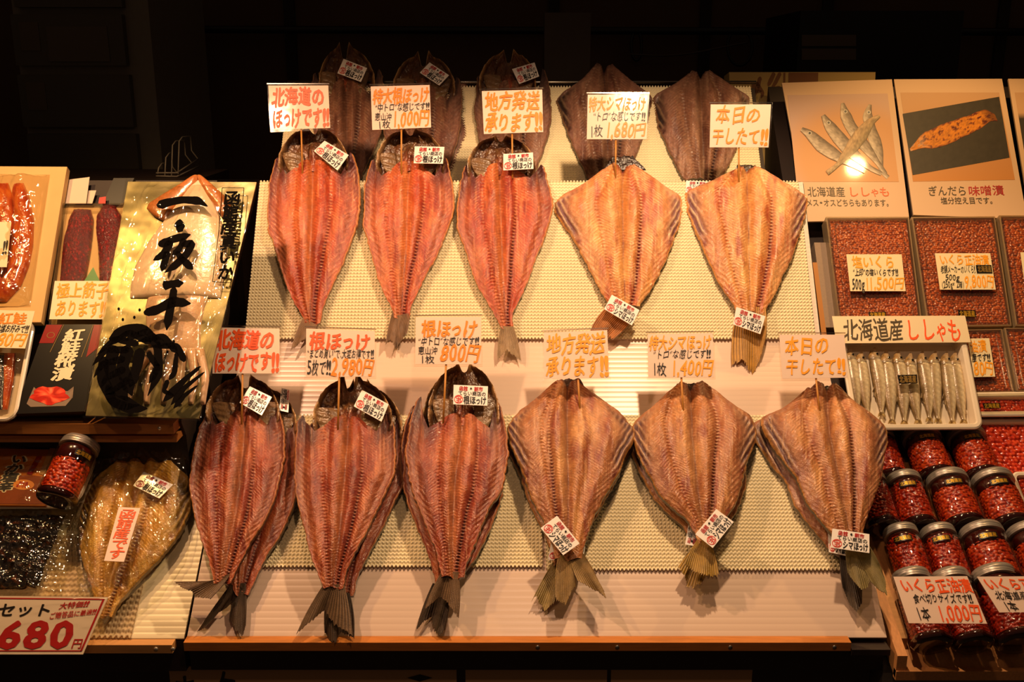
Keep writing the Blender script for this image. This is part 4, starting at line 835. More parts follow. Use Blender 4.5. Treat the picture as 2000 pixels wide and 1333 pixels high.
# salmon tray at left
trayM = mat('white_tray', 'eedfc6', .35, coat=.2)
def tray(name, pl, cor, off, depth, label, cat='tray', rim=.006, rad=.12, m=None, seg=8, group=None):
    pt = patch(pl, *cor, off=off); root = empty(name, pt.at(.5, .5, -depth), label, cat, group)
    def ringp(ins, rad_):
        o = []
        asp = pt.w / pt.h
        for cx, cy, a0 in ((1 - rad_, rad_ * asp, -90), (1 - rad_, 1 - rad_ * asp, 0), (rad_, 1 - rad_ * asp, 90), (rad_, rad_ * asp, 180)):
            for k in range(seg + 1):
                a = math.radians(a0 + 90 * k / seg); o.append((cx + (rad_ - ins) * math.cos(a), cy + (rad_ - ins) * asp * math.sin(a)))
        return o
    rings = [(0, -.004), (0, 0), (.012, .0018), (.035, .0016), (.045, -.001), (.055, -depth + .002), (.065, -depth), (.065, -depth - .0015), (.055, -depth - .001), (.03, -.003)]
    V = []; n = 4 * (seg + 1)
    for ins, h in rings:
        for u, v in ringp(ins, max(rad, ins + .01)): V.append(pt.at(u, v, h))
    nr_ = len(rings); F = [(i * n + k, i * n + (k + 1) % n, ((i + 1) % nr_) * n + (k + 1) % n, ((i + 1) % nr_) * n + k) for i in range(nr_) for k in range(n) if i != 6]
    F.append(tuple(6 * n + k for k in range(n))); F.append(tuple(7 * n + k for k in range(n))[::-1])
    mk('tray_shell', V, F, m or trayM, root, False)
    return root, pt
root, pt = tray('foam_tray', LA, [(-150, 640), (70, 622), (32, 822), (-180, 826)], .030, .02, 'white foam tray of dark and red salmon cut off by the left edge', 'tray')
blob('salmon_piece', LA, [(690, -60), (740, -60), (800, -70)], [(690, 30), (740, 26), (800, 14)], .016, .008, wetM, root, salm)
blob('dark_skin', LA, [(690, -60), (740, -70), (800, -80)], [(690, 8), (740, 8), (800, 4)], .022, .006, wetM, root, lambda X, Y, S, T: C_('2a2420') * (.5 + fbm(X / 8, Y / 8, 2))[..., None])
film_sheet('cling_film', Patch(*[pt.at(u, v, .001) for u, v in ((.03, .03), (.97, .03), (.97, .97), (.03, .97))]), root, vac, amp=.002, seed=9, base=.001)
# sujiko box
def roe_relief(pt, U, V, size, seed, amp=1.0):
    """height and colour of packed eggs; U,V arrays"""
    x = U * pt.w / size; y = V * pt.h / size / .87; best = np.full(x.shape, 9.0); idn = np.zeros(x.shape)
    for dx in (-1, 0, 1):
        for dy in (-1, 0, 1):
            i = np.floor(x) + dx; j = np.floor(y) + dy
            def hh(a, b, k): v = np.sin(a * 127.1 + b * 311.7 + k + seed) * 43758.5453; return v - np.floor(v)
            px_ = i + .5 + .55 * (hh(i, j, 1) - .5) + .5 * (j % 2); py_ = j + .5 + .55 * (hh(i, j, 2) - .5)
            d = np.hypot(x - px_, y - py_); better = d < best; best = np.where(better, d, best); idn = np.where(better, hh(i, j, 3), idn)
    h = size * .55 * np.sqrt(np.clip(1 - (best / .62) ** 2, 0, 1)) * amp
    return h, best, idn
roeM = vmat('roe', .25, .5, 0, metal=0, sub=.3, coatr=.12)
def roe_bed(name, pt, root, u0, v0, u1, v1, size, seed, c0='b02a0c', c1='d85418', c2='6a1406', off=0.0, res=4.5, bulge=.0):
    nr = int(pt.h * (v1 - v0) / size * res); nc = int(pt.w * (u1 - u0) / size * res); U, V = grid(pt, u0, v0, u1, v1, nr, nc)
    h, d, i = roe_relief(pt, U, V, size, seed); big = fbm(U * 4, V * 4, seed)
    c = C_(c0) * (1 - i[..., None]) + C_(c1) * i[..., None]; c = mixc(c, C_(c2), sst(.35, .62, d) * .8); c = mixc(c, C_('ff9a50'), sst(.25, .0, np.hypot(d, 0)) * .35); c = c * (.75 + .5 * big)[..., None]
    P = pt.at(U, V, off + h + .002 * big + bulge)
    return tag(slab(name, P[:, ::-1], pt.n, .003, roeM, root, True, np.clip(c, 0, 1)[:, ::-1]), kind='stuff')
cb_ = [(122, 397), (262, 397), (236, 626), (93, 626)]
p = patch(LA, *cb_, off=.026); root = empty('roe_sac_box', p.at(.5, .5, -.02), 'clear box with two dark red salted roe sacs and a green leaf', 'packaged roe')
p.box('box_base', mat('cream_liner', 'e0b878', .6), root, .002, -.014)
def suj(X, Y, S, T):
    n = fbm(X / 2.5, Y / 2.5, 8, 3); return C_('6a0a0c') * (.5 + n)[..., None] + C_('c02018') * (np.clip(n * 3 - 1.9, 0, 1))[..., None]
sujM = vmat('roe_sac', .18, .8, .9, 700, coatr=.08)
sr = lambda X, Y, S, T: .0016 * fbm(X / 2.2, Y / 2.2, 3, 2) + .003 * fbm(X / 14, Y / 14, 4)
blob('roe_sac', LA, [(411, 146), (430, 137), (470, 126), (510, 122), (550, 119), (600, 116)], [(411, 178), (430, 184), (460, 182), (500, 177), (550, 168), (600, 160)], .012, .011, sujM, root, suj, rel=sr)
blob('roe_sac', LA, [(403, 205), (425, 190), (450, 189), (500, 194), (550, 196), (600, 196)], [(403, 225), (425, 240), (450, 244), (500, 240), (550, 234), (600, 230)], .012, .012, sujM, root, suj, rel=sr)
le = [(182, 522), (194, 548), (192, 560), (162, 560), (165, 548)]
mk('leaf', np.array([LA.hit(x, y, .027) for x, y in le]), [tuple(range(5))], mat('leaf_green', '2e7a2a', .4), root)
for a_, b2 in (((0, 0), (1, .03)), ((0, 0), (.03, 1)), ((.97, 0), (1, 1)), ((0, .97), (1, 1))): p.box('box_wall', film_mat('clear_box', .12, .08, (.93, .92, .88)), root, .018, 0, a_[0], a_[1], b2[0], b2[1])
p.box('box_lid', clear, root, .0006, .001)
q = patch(LA, (107, 549), (218, 549), (207, 624), (96, 624), off=.030); root = empty('price_card', q.at(.5, .5), 'cream card with faded orange writing on the roe sac box', 'sign'); q.box('card', paper_y, root)
lettering(q, [('極上筋子', .06, .05, .98, .46, 'yel', .02), ('あります!!', .08, .52, 1.0, .95, 'yel', .02)], INK, root)
# papers and black tray behind
for k, cc in enumerate(([(126, 352), (175, 346), (168, 398), (122, 398)], [(150, 373), (188, 372), (180, 398), (148, 398)])):
    q = patch(LA, *cc, off=.012 - .006 * k); tag(q.box('paper_slip', mat('slip_paper', 'd8c8b0', .7), None, .0006), ['larger white paper slip standing behind the roe sac box', 'smaller white paper slip beside the larger one'][k], 'paper')
q = patch(LA, (222, 348), (262, 348), (240, 400), (200, 400), off=.014); tag(q.box('black_box', mat('black_carton', '14110f', .4), None, .02), 'black carton corner behind the roe sac box and squid pack', 'box')
q = patch(LA, (194, 386), (207, 384), (206, 398), (192, 398), off=.022); tag(q.box('red_tab', mat('red_tab', 'c01a14', .4), None, .001), 'tiny red tab above the roe sac box', 'paper')
# pickled salmon carton
cc = [(90, 634), (203, 634), (167, 804), (27, 809)]; p = patch(LA, *cc, off=.030); X = PX(cc)
root = empty('salmon_carton', p.at(.5, .5, -.02), 'black and red carton with cream vertical writing and a dish of red salmon', 'carton')
p.box('carton_body', mat('carton_black', '14100e', .28, coat=.4), root, .018)
def px_poly(p, X, pts, off, m, name, root, cols=None):
    u, v = X([a for a, b in pts], [b for a, b in pts]); return mk(name, p.at(u, v, off), [tuple(range(len(pts)))], m, root, cols=cols)
redp = mat('carton_red', '8a0a10', .28, coat=.4)
px_poly(p, X, [(91, 635), (122, 635), (104, 672), (76, 672)], .0004, redp, 'red_stripe', root)
px_poly(p, X, [(184, 635), (202, 635), (192, 680), (168, 700)], .0004, redp, 'red_stripe', root)
for a_, b2 in (((124, 635), (97, 690)), ((182, 635), (158, 700))):
    px_poly(p, X, [(a_[0], a_[1]), (a_[0] + 1.2, a_[1]), (b2[0] + 1.2, b2[1]), b2], .0006, INK['gldk'], 'gold_line', root)
u, v = X([93, 102, 80, 89, 80, 75], [650, 662, 672, 690, 690, 690])
cols_ = Patch(*[p.at(*X(a_, b2)) for a_, b2 in ((130, 643), (168, 643), (138, 745), (96, 745))]); lettering(cols_, [('紅鮭糀漬', 0, 0, 1, 1, 'crm', .035, 0, True)], INK, root, .0008)
sm = Patch(*[p.at(*X(a_, b2)) for a_, b2 in ((93, 650), (108, 650), (106, 662), (90, 662))]); a = np.linspace(0, 2 * PI, 20, endpoint=False)
mk('round_mark', np.vstack([sm.at(.5 + .5 * r * np.cos(a), .5 + .5 * r * np.sin(a), .0006) for r in (1, .85)]), [(k, (k + 1) % 20, 20 + (k + 1) % 20, 20 + k) for k in range(20)], INK['gldk'], root)
px_poly(p, X, [(52, 790), (66, 758), (72, 764), (132, 766), (144, 757), (142, 778), (128, 794), (60, 796)], .0005, mat('dish_grey', '8a7460', .4), 'dish_print', root)
nn = 26; a = np.linspace(0, 2 * PI, nn, endpoint=False); rr_ = 1 + .10 * np.sin(5 * a) + .05 * np.sin(9 * a)
gx = 97 + 36 * np.cos(a) * rr_; gy = 776 + 17 * np.sin(a) * rr_ - 2; ring = []; cl = []
for r in (1, .66, .33): 
    ring += list(zip(97 + (gx - 97) * r, 774 + (gy - 774) * r))
ring.append((97, 774)); u, v = X([r[0] for r in ring], [r[1] for r in ring]); nz = fbm(np.array([r[0] for r in ring]) / 6, np.array([r[1] for r in ring]) / 6, 3)
fc = [(i * nn + k, i * nn + (k + 1) % nn, (i + 1) * nn + (k + 1) % nn, (i + 1) * nn + k) for i in range(2) for k in range(nn)] + [(2 * nn + k, 2 * nn + (k + 1) % nn, 3 * nn) for k in range(nn)]
mk('salmon_print', p.at(u, v, .0009), fc, vmat('print_v', .3, .3, 0), root, False, C_('d0200c') * (.4 + 1.1 * nz)[:, None] + C_('ff9060') * np.clip(nz * 4 - 2.3, 0, 1)[:, None])
# squid pack
cc = [(250, 355), (501, 356), (388, 818), (167, 812)]; p = patch(LA, *cc, off=.034); X = PX(cc)
root = empty('squid_pack', p.at(.5, .5, -.01), 'large clear vacuum pack of a whole white squid with bold black brush writing', 'packaged squid')
m, nt, b = node_mat('gold_card'); b.inputs['Metallic'].default_value = .45; b.inputs['Base Color'].default_value = (*lin('7e7650'), 1); b.inputs['Roughness'].default_value = .30
tcn = nt.nodes.new('ShaderNodeTexCoord'); nn_ = nt.nodes.new('ShaderNodeTexNoise'); nn_.inputs['Scale'].default_value = 14; nn_.inputs['Detail'].default_value = 2; bb = nt.nodes.new('ShaderNodeBump'); bb.inputs['Strength'].default_value = .5; bb.inputs['Distance'].default_value = .01
nt.links.new(tcn.outputs['Object'], nn_.inputs['Vector']); nt.links.new(nn_.outputs['Fac'], bb.inputs['Height']); nt.links.new(bb.outputs[0], b.inputs['Normal'])
p.box('backing_card', m, root, .003)
sqM = vmat('squid_flesh', .25, .6, .3, 90, sub=.2, coatr=.08)
def sqc(X_, Y_, S, T): n = fbm(X_ / 18, Y_ / 18, 5); c = C_('e8cfae') * (.85 + .25 * n)[..., None]; return c
pl_ = LA
blob('mantle', pl_, [(352, 376), (380, 356), (410, 335), (430, 322), (470, 292), (520, 264), (560, 255), (582, 254)], [(352, 392), (380, 412), (410, 425), (430, 432), (470, 446), (520, 442), (560, 434), (582, 430)], .036, .010, sqM, root, sqc, pw=3, seed=2)
def finc(X_, Y_, S, T): n = fbm(X_ / 3, Y_ / 3, 6, 3); return C_('b9713a') * (.7 + .6 * n)[..., None]
blob('squid_fin', pl_, [(342, 380), (360, 352), (380, 318), (398, 290), (408, 286), (422, 300), (430, 316)], [(342, 388), (360, 386), (380, 370), (398, 352), (408, 342), (422, 330), (430, 322)], .040, .006, sqM, root, finc, nr=50, nc=30)
blob('squid_fin', pl_, [(342, 384), (360, 390), (380, 400), (398, 416), (410, 424), (425, 434)], [(342, 392), (360, 414), (380, 436), (398, 452), (410, 450), (425, 440)], .040, .006, sqM, root, finc, nr=50, nc=30)
def tenc(X_, Y_, S, T): n = fbm(X_ / 5, Y_ / 5, 9); c = C_('dcb690') * (.75 + .4 * n)[..., None]; return mixc(c, C_('a8683a'), np.clip(n * 3 - 1.7, 0, 1) * .6)
blob('squid_head', pl_, [(576, 290), (600, 284), (640, 286), (690, 290)], [(576, 410), (600, 400), (640, 392), (690, 392)], .034, .008, sqM, root, tenc, pw=3)
for k, (xa, xb, xc, wd) in enumerate(((300, 262, 250, 9), (320, 290, 286, 10), (340, 325, 318, 10), (358, 352, 350, 9), (374, 380, 372, 10), (388, 402, 396, 9))):
    ys = np.linspace(680, 790, 8); xs = np.interp(ys, [680, 735, 790], [xa, xb, xc]); blob('tentacle', pl_, [(y_, x_ - wd * (1.1 - .6 * i / 7)) for i, (y_, x_) in enumerate(zip(ys, xs))], [(y_, x_ + wd * (1.1 - .6 * i / 7)) for i, (y_, x_) in enumerate(zip(ys, xs))], .036, .007, sqM, root, tenc, nr=50, nc=14, seed=k)
# printing sits on the film
front = Patch(*[p.at(a_, b2, .0265) for a_, b2 in ((0, 0), (1, 0), (1, 1), (0, 1))])
inkgl = mat('print_black_gloss', '070404', .7, spec=.04); IG = dict(INK); IG['blk'] = inkgl
def fpx(pts): u, v = X([a_ for a_, b2 in pts], [b2 for a_, b2 in pts]); return front.at(u, v, .0008)
def stroke(name, pts, root, m, w0, w1=None, tap=True, rag=.0):
    pts = np.array(pts, float); n = 26; dd = np.r_[0, np.cumsum(np.linalg.norm(np.diff(pts, axis=0), axis=1))]; t = np.linspace(0, dd[-1], n)
    # smooth path
    x = np.interp(t, dd, pts[:, 0]); y = np.interp(t, dd, pts[:, 1])
    for _ in range(2): x[1:-1] = (x[:-2] + 2 * x[1:-1] + x[2:]) / 4; y[1:-1] = (y[:-2] + 2 * y[1:-1] + y[2:]) / 4
    tx = np.gradient(x); ty = np.gradient(y); L = np.hypot(tx, ty) + 1e-9; nx, ny = -ty / L, tx / L
    f = t / t[-1]; w = w0 + ((w1 if w1 is not None else w0) - w0) * f
    if tap: w = w * np.clip(np.minimum(f * 8 + .35, (1 - f) * 5 + .12), 0, 1)
    w = w * (1 + .25 * (vnoise(f * 9, f * 0, w0) - .5))
    q = [(a_ + b2 * c_, d_ + e_ * c_) for a_, b2, c_, d_, e_ in zip(x, nx, w, y, ny)] + [(a_ - b2 * c_, d_ - e_ * c_) for a_, b2, c_, d_, e_ in zip(x, nx, w, y, ny)]
    return q, [(i, i + 1, n + i + 1, n + i) for i in range(n - 1)]
def strokes(name, lst, root, m):
    V = []; Fc = []
    for s_ in lst:
        q, f = stroke(name, s_[0], root, m, *s_[1:]); b0 = len(V); V += q; Fc += [tuple(i + b0 for i in ff) for ff in f]
    return mk(name, fpx(V), Fc, m, root)
strokes('brush_character', [([(316, 428), (335, 420), (365, 414), (395, 416), (413, 428)], 9, 8)], root, inkgl)
strokes('brush_character', [([(352, 460), (362, 468), (356, 482)], 10, 6), ([(318, 508), (345, 496), (380, 486)], 8, 7), ([(342, 498), (328, 526), (308, 538)], 8, 6), ([(336, 520), (330, 540), (324, 560)], 7, 6), ([(368, 494), (358, 515), (344, 528)], 6, 5),
    ([(362, 508), (384, 502), (372, 526), (350, 548), (330, 562)], 7, 7), ([(352, 520), (362, 534), (384, 556)], 5, 9)], root, inkgl)
strokes('brush_character', [([(326, 588), (345, 584), (366, 582)], 9, 7), ([(290, 640), (315, 634), (345, 618), (380, 622)], 8, 10), ([(348, 590), (344, 620), (338, 645), (334, 672)], 7, 8)], root, inkgl)
# octopus drawing at the foot of the pack
oc = []
for k in range(9): a0 = 3.6 - k * .42; oc.append(([(300 + (40 + 4 * k) * math.cos(a0), 740 - 45 * math.sin(a0)), (280 + (62 + 3 * k) * math.cos(a0 + .3), 735 - 62 * math.sin(a0 + .35)), (262 + 70 * math.cos(a0 + .7), 742 - 50 * math.sin(a0 + .7))], 7, 4))
oc += [([(225, 690), (250, 672), (290, 668), (318, 700), (320, 750), (300, 790)], 10, 8), ([(215, 720), (212, 760), (235, 800), (285, 806)], 10, 12), ([(235, 700), (225, 740), (245, 775), (262, 800)], 12, 12), ([(262, 700), (250, 740), (270, 790)], 12, 12), ([(285, 705), (278, 740), (265, 775)], 10, 10), ([(298, 712), (318, 740), (302, 768)], 6, 6), ([(354, 712), (350, 750), (340, 762)], 4, 6),
       ([(400, 738), (372, 760), (330, 800)], 3, 9), ([(408, 748), (370, 776), (345, 806)], 2, 7), ([(395, 772), (370, 790), (350, 812)], 2, 6), ([(338, 762), (330, 782), (352, 790)], 5, 3), ([(222, 770), (232, 800), (265, 812), (300, 812)], 8, 8)]
strokes('octopus_drawing', oc, root, inkgl)
dots = [(250, 652), (272, 648), (282, 634), (296, 668), (334, 698), (348, 693), (336, 712), (292, 706), (285, 770), (242, 632)]
V = []; Fc = []
for dx_, dy_ in dots:
    b0 = len(V); V += [(dx_ + 2.6 * math.cos(a_), dy_ + 3.4 * math.sin(a_)) for a_ in np.linspace(0, 2 * PI, 8, endpoint=False)]; Fc.append(tuple(range(b0, b0 + 8)))
mk('ink_spots', fpx(V), Fc, inkgl, root)
low_ = Patch(*[p.at(a_, b2, .0135) for a_, b2 in ((0, 0), (1, 0), (1, 1), (0, 1))]); vt = Patch(*[low_.at(*X(a_, b2)) for a_, b2 in ((442, 385), (474, 385), (457, 570), (424, 570))]); lettering(vt, [('函館産真いか', 0, 0, 1, 1, 'blk', .035, 0, True)], IG, root, .0009)
fr = [(438, 379), (480, 379), (468, 500), (452, 574), (417, 572), (430, 470)]
V = []; Fc = []
for i in range(6):
    (xa, ya), (xb, yb_) = fr[i], fr[(i + 1) % 6]; d = np.array([yb_ - ya, xa - xb], float); d = d / np.linalg.norm(d) * .7; b0 = len(V); V += [(xa - d[0], ya - d[1]), (xb - d[0], yb_ - d[1]), (xb + d[0], yb_ + d[1]), (xa + d[0], ya + d[1])]; Fc.append((b0, b0 + 1, b0 + 2, b0 + 3))
u, v = X([a_ for a_, b2 in V], [b2 for a_, b2 in V]); mk('text_frame', low_.at(u, v, .0008), Fc, IG['blk'], root)
film_sheet('vacuum_film', p, root, film_mat('vacuum_film_clear', .04, .06, (.98, .97, .93)), -.02, -.01, 1.02, 1.01, amp=.007, fr=4.5, seed=12, hfun=lambda U, V: .016 * np.exp(-((U - .5) / .34) ** 4) * sst(0, .12, V) * sst(1, .9, V), base=.001, nr=170, nc=120)
# ------------------------------------------------------------------ left lower deck
root, pt = tray('foam_tray', LB, [(-120, 870), (196, 876), (150, 992), (-150, 992)], .045, .02, 'white foam tray with a seasoned squid pouch and a roe jar', 'tray')
cc = [(-60, 868), (131, 874), (88, 988), (-100, 986)]; p = patch(LB, *cc, off=.052); X = PX(cc)
root = empty('squid_pouch', p.at(.5, .5), 'orange printed pouch of seasoned squid with black-edged vertical writing', 'pouch')
p.box('pouch_body', mat('pouch_orange', 'c8741c', .25, coat=.5, noise=.2, nscale=30), root, .006)
px_poly(p, X, [(-58, 868), (131, 873), (127, 880), (-60, 876)], .0006, mat('pouch_black', '0e0a08', .2, coat=.6), 'seal_band', root)
px_poly(p, X, [(-90, 940), (60, 930), (104, 936), (88, 986), (-98, 985)], .0006, mat('pouch_brown', '8a4218', .25, coat=.5), 'brown_field', root)
px_poly(p, X, [(98, 876), (128, 878), (106, 934), (76, 928)], .0007, mat('pouch_cream', 'b88a54', .3, coat=.4), 'side_field', root)
vt = Patch(*[p.at(*X(a_, b2)) for a_, b2 in ((26, 890), (58, 890), (22, 962), (-10, 962))]); lettering(vt, [('いか塩辛', -.06, -.01, 1.06, 1.01, 'crm', .09, 0, True)], INK, root, .0009, 3); lettering(vt, [('いか塩辛', 0, 0, 1, 1, 'blk', .045, 0, True)], INK, root, .0013, 3)
px_poly(p, X, [(72, 893), (83, 893), (62, 930), (52, 928)], .001, redp, 'red_stamp', root)
a = np.linspace(0, 2 * PI, 24, endpoint=False); px_poly(p, X, [(46 + 21 * math.cos(t_), 949 + 10 * math.sin(t_)) for t_ in a], .001, mat('badge_orange', 'e09040', .3), 'round_badge', root)
vt = Patch(*[p.at(*X(a_, b2)) for a_, b2 in ((34, 942), (60, 944), (58, 956), (31, 954))]); lettering(vt, [('函館産', .15, 0, .85, .5, 'dred', .02), ('真いか使用', 0, .5, 1, 1, 'dred', .02)], INK, root, .0014, 3, .2)
film_sheet('pouch_film', p, root, vac, amp=.002, fr=5, seed=21, base=.0018, nr=60, nc=60)
# jars (used here and on the right)
m, nt, b = node_mat('jar_glass'); nt.nodes.remove(b); o_ = nt.nodes['Material Output']
t_ = nt.nodes.new('ShaderNodeBsdfTransparent'); t_.inputs[0].default_value = (.93, .90, .86, 1); g_ = nt.nodes.new('ShaderNodeBsdfGlossy'); g_.inputs['Roughness'].default_value = .03; f0 = nt.nodes.new('ShaderNodeLayerWeight'); f0.inputs[0].default_value = .5; f_ = nt.nodes.new('ShaderNodeMath'); f_.operation = 'POWER'; f_.inputs[1].default_value = 4.0; nt.links.new(f0.outputs['Facing'], f_.inputs[0])
mm = nt.nodes.new('ShaderNodeMath'); mm.operation = 'MULTIPLY_ADD'; mm.inputs[1].default_value = .6; mm.inputs[2].default_value = .05; mx = nt.nodes.new('ShaderNodeMixShader')
nt.links.new(f_.outputs[0], mm.inputs[0]); nt.links.new(mm.outputs[0], mx.inputs[0]); nt.links.new(t_.outputs[0], mx.inputs[1]); nt.links.new(g_.outputs[0], mx.inputs[2]); nt.links.new(mx.outputs[0], o_.inputs[0]); glassM = m
lidM = mat('jar_lid', 'a8a096', .35, metal=.55, bump=.1, bscale=100)
roejM = vmat('jar_roe', .2, .6, 0, sub=.25, coatr=.05)
liq = mat('jar_liquor', '3a0a06', .2, coat=.5)
labM = mat('jar_label', '0c0a08', .35)
def jar(base, axis, r, L, label, seed, fill=.72, hexa=0.0, c0='a8200a', c1='d8521c', lab='北海道産', labang=None, group='glass jars of salmon roe', labc='gold', labh=.70):
    base = np.asarray(base, float); ax = np.asarray(axis, float); ax = ax / np.linalg.norm(ax); vw = CAM - base; fr = vw - ax * np.dot(vw, ax); fr /= np.linalg.norm(fr); sd = np.cross(fr, ax); sd /= np.linalg.norm(sd)
    root = empty('roe_jar', base, label, 'jar', group); seg = 48
    lathe('glass_body', base, ax, [(r * .60, 0), (r * .90, .0005), (r, .006), (r, L * .78), (r * .93, L * .84), (r * .86, L * .87), (r * .86, L * .97)], glassM, root, seg, True, sd, hexa)
    lathe('glass_heel', base, ax, [(r * .58, -.0006), (r * .90, -.0004), (r * 1.0, .005), (r * .985, .009), (r * .9, .004), (r * .58, .003)], mat('jar_base_glass', '2a0c08', .08, coat=1), root, seg, True, sd, hexa)
    # roe: bumpy cylinder
    nt_, na = int(L * fill / .0011), 110; T, Aa = np.meshgrid(np.linspace(0, 1, nt_), np.linspace(0, 2 * PI, na), indexing='ij'); sz = .0060
    fake = Patch(np.array([0, 0, 0]), np.array([2 * PI * r, 0, 0]), np.array([2 * PI * r, -L * fill, 0]), np.array([0, -L * fill, 0]))
    h, d, i = roe_relief(fake, Aa / (2 * PI), T, sz, seed); rr2 = r * .90 * (1 + hexa * np.cos(6 * Aa)) - .003 + h; z = .004 + (L * fill - .004) * T
    P = base + ax * z[..., None] + rr2[..., None] * (np.cos(Aa)[..., None] * sd + np.sin(Aa)[..., None] * fr)
    c = C_(c0) * (1 - i[..., None]) + C_(c1) * i[..., None]; c = mixc(c, C_('5a0c06'), sst(.35, .62, d) * .8)
    V = np.vstack([P.reshape(-1, 3), base + ax * .004, base + ax * L * fill]); k0 = nt_ * na; Fc = gfaces(nt_, na); 
    cap1 = np.array([[j, j + 1, k0, k0] for j in range(na - 1)]); 
    FcL = [tuple(f) for f in Fc] + [(j, j + 1, k0) for j in range(na - 1)] + [((nt_ - 1) * na + j + 1, (nt_ - 1) * na + j, k0 + 1) for j in range(na - 1)]
    tag(mk('roe', V, FcL, roejM, root, True, np.vstack([c.reshape(-1, 3), C_(c0)[None], C_(c0)[None]])), kind='stuff')
    if fill < .8: lathe('brine', base, ax, [(r * .86, L * fill * .96), (r * .88, L * .80), (r * .80, L * .88)], liq, root, seg, True, sd)
    lr = r * .95; lathe('lid', base, ax, [(lr, L * .87), (lr * 1.02, L * .875), (lr, L * .885), (lr, L * .90), (lr * 1.015, L * .905), (lr, L * .915), (lr, L * .945), (lr * 1.015, L * .95), (lr, L * .96), (lr * .98, L), (lr * .9, L * 1.006), (lr * .86, L * .998), (lr * .2, L * .998)], lidM, root, seg, True, sd)
    # curved label
    n = 14; a0 = PI / 2 + (labang if labang is not None else 0.0); hw = .0135 / r
    aa = np.linspace(a0 + hw, a0 - hw, n); zz = (L * labh + .0048, L * labh - .0048)
    V = [base + ax * z_ + (r * 1.012) * (math.cos(t) * sd + math.sin(t) * fr) for z_ in zz for t in aa]
    lo_ = mk('label', V, [(k, k + 1, n + k + 1, n + k) for k in range(n - 1)], labM, root, True)
    P4 = Patch(V[0], V[n - 1], V[2 * n - 1], V[n]); 
    # lettering wrapped to the glass
    rnd = random.Random(seed); Vs = []; Fs = []
    for ci, ch in enumerate(lab):
        g, f, gz = glyph(ch, .02); U = .06 + .88 * (ci + g[:, 0]) / len(lab); Vv = 1 - (.12 + .76 * (g[:, 1] + .09) / .95); an = a0 - hw + 2 * hw * U; zc = zz[0] + (zz[1] - zz[0]) * Vv
        b0 = sum(len(q_) for q_ in Vs); Vs.append(base + ax * zc[:, None] + r * 1.026 * (np.cos(an)[:, None] * sd + np.sin(an)[:, None] * fr)); Fs += [tuple(k + b0 for k in q_) for q_ in f]
    mk('lettering', np.vstack(Vs), Fs, INK[labc], lo_)
    return root
b0 = LB.hit(108, 978, .052 + .030); t0 = LB.hit(150, 886, .052 + .030)
jar(b0, t0 - b0, .030, .098, 'roe jar lying in the white tray beside the squid pouch', 77, .60, labang=.35)
# seaweed bag
cc = [(-100, 1010), (146, 1006), (84, 1162), (-140, 1166)]; p = patch(LB, *cc, off=.012); root = empty('seaweed_pack', p.at(.5, .5), 'vacuum pack of glossy black seaweed and shellfish at the lower left', 'packaged seaweed')
U, V = grid(p, .02, .03, .94, .97, 130, 150); n = fbm(U * 11, V * 8, 4); n2 = fbm(U * 24 + n * 3, V * 17, 8); r_ = 1 - abs(2 * n - 1)
e = np.minimum(np.minimum(U, .96 - U), np.minimum(V, 1 - V)); h = .012 * sst(0, .12, e) + .007 * r_ ** 3 + .003 * n2
c = C_('140c08') * (.5 + n)[..., None]; c = mixc(c, C_('7a3a18'), np.clip(n2 * 4 - 2.5, 0, 1) * .8); c = mixc(c, C_('3a2a12'), np.clip(n * 3 - 1.6, 0, 1))
slab('seaweed', p.at(U, V, h)[:, ::-1], p.n, .002, vmat('seaweed', .12, 1.0, .6, 160, coatr=.04), root, True, np.clip(c, 0, 1)[:, ::-1])
film_sheet('vacuum_film', patch(LB, (-110, 998), (160, 1000), (120, 1170), (-140, 1170), off=.010), root, vac, amp=.005, fr=6, seed=31, hfun=lambda U, V: .016 * sst(.98, .8, U), nr=80, nc=90)
# bagged golden fish
f = dict(k='S', pl=LB, pal='G', name='bagged_dried_fish', label='golden opened fish inside a crinkled clear bag at the lower left', y0=880, yb=1205, top=(880, 900, 884, 50),
 L=[(875, 230), (910, 200), (960, 165), (1000, 152), (1050, 150), (1100, 160), (1150, 178), (1180, 185), (1210, 192)], R=[(875, 330), (900, 365), (940, 372), (990, 370), (1040, 348), (1090, 310), (1140, 262), (1180, 230), (1210, 215)],
 cen=[(870, 290), (950, 272), (1050, 245), (1130, 218), (1210, 202)], seed=41, lift=(.028, .030, .026), tails=[], nr=220, nc=130)
root = mk_fish(f)
cc = [(208, 848), (376, 872), (300, 1130), (120, 1110)]
bag = [(850, 205), (900, 186), (960, 168), (1000, 150), (1060, 146), (1120, 152), (1170, 160), (1265, 172)]; bagR = [(850, 228), (868, 372), (900, 378), (980, 374), (1060, 356), (1120, 312), (1190, 226), (1265, 180)]
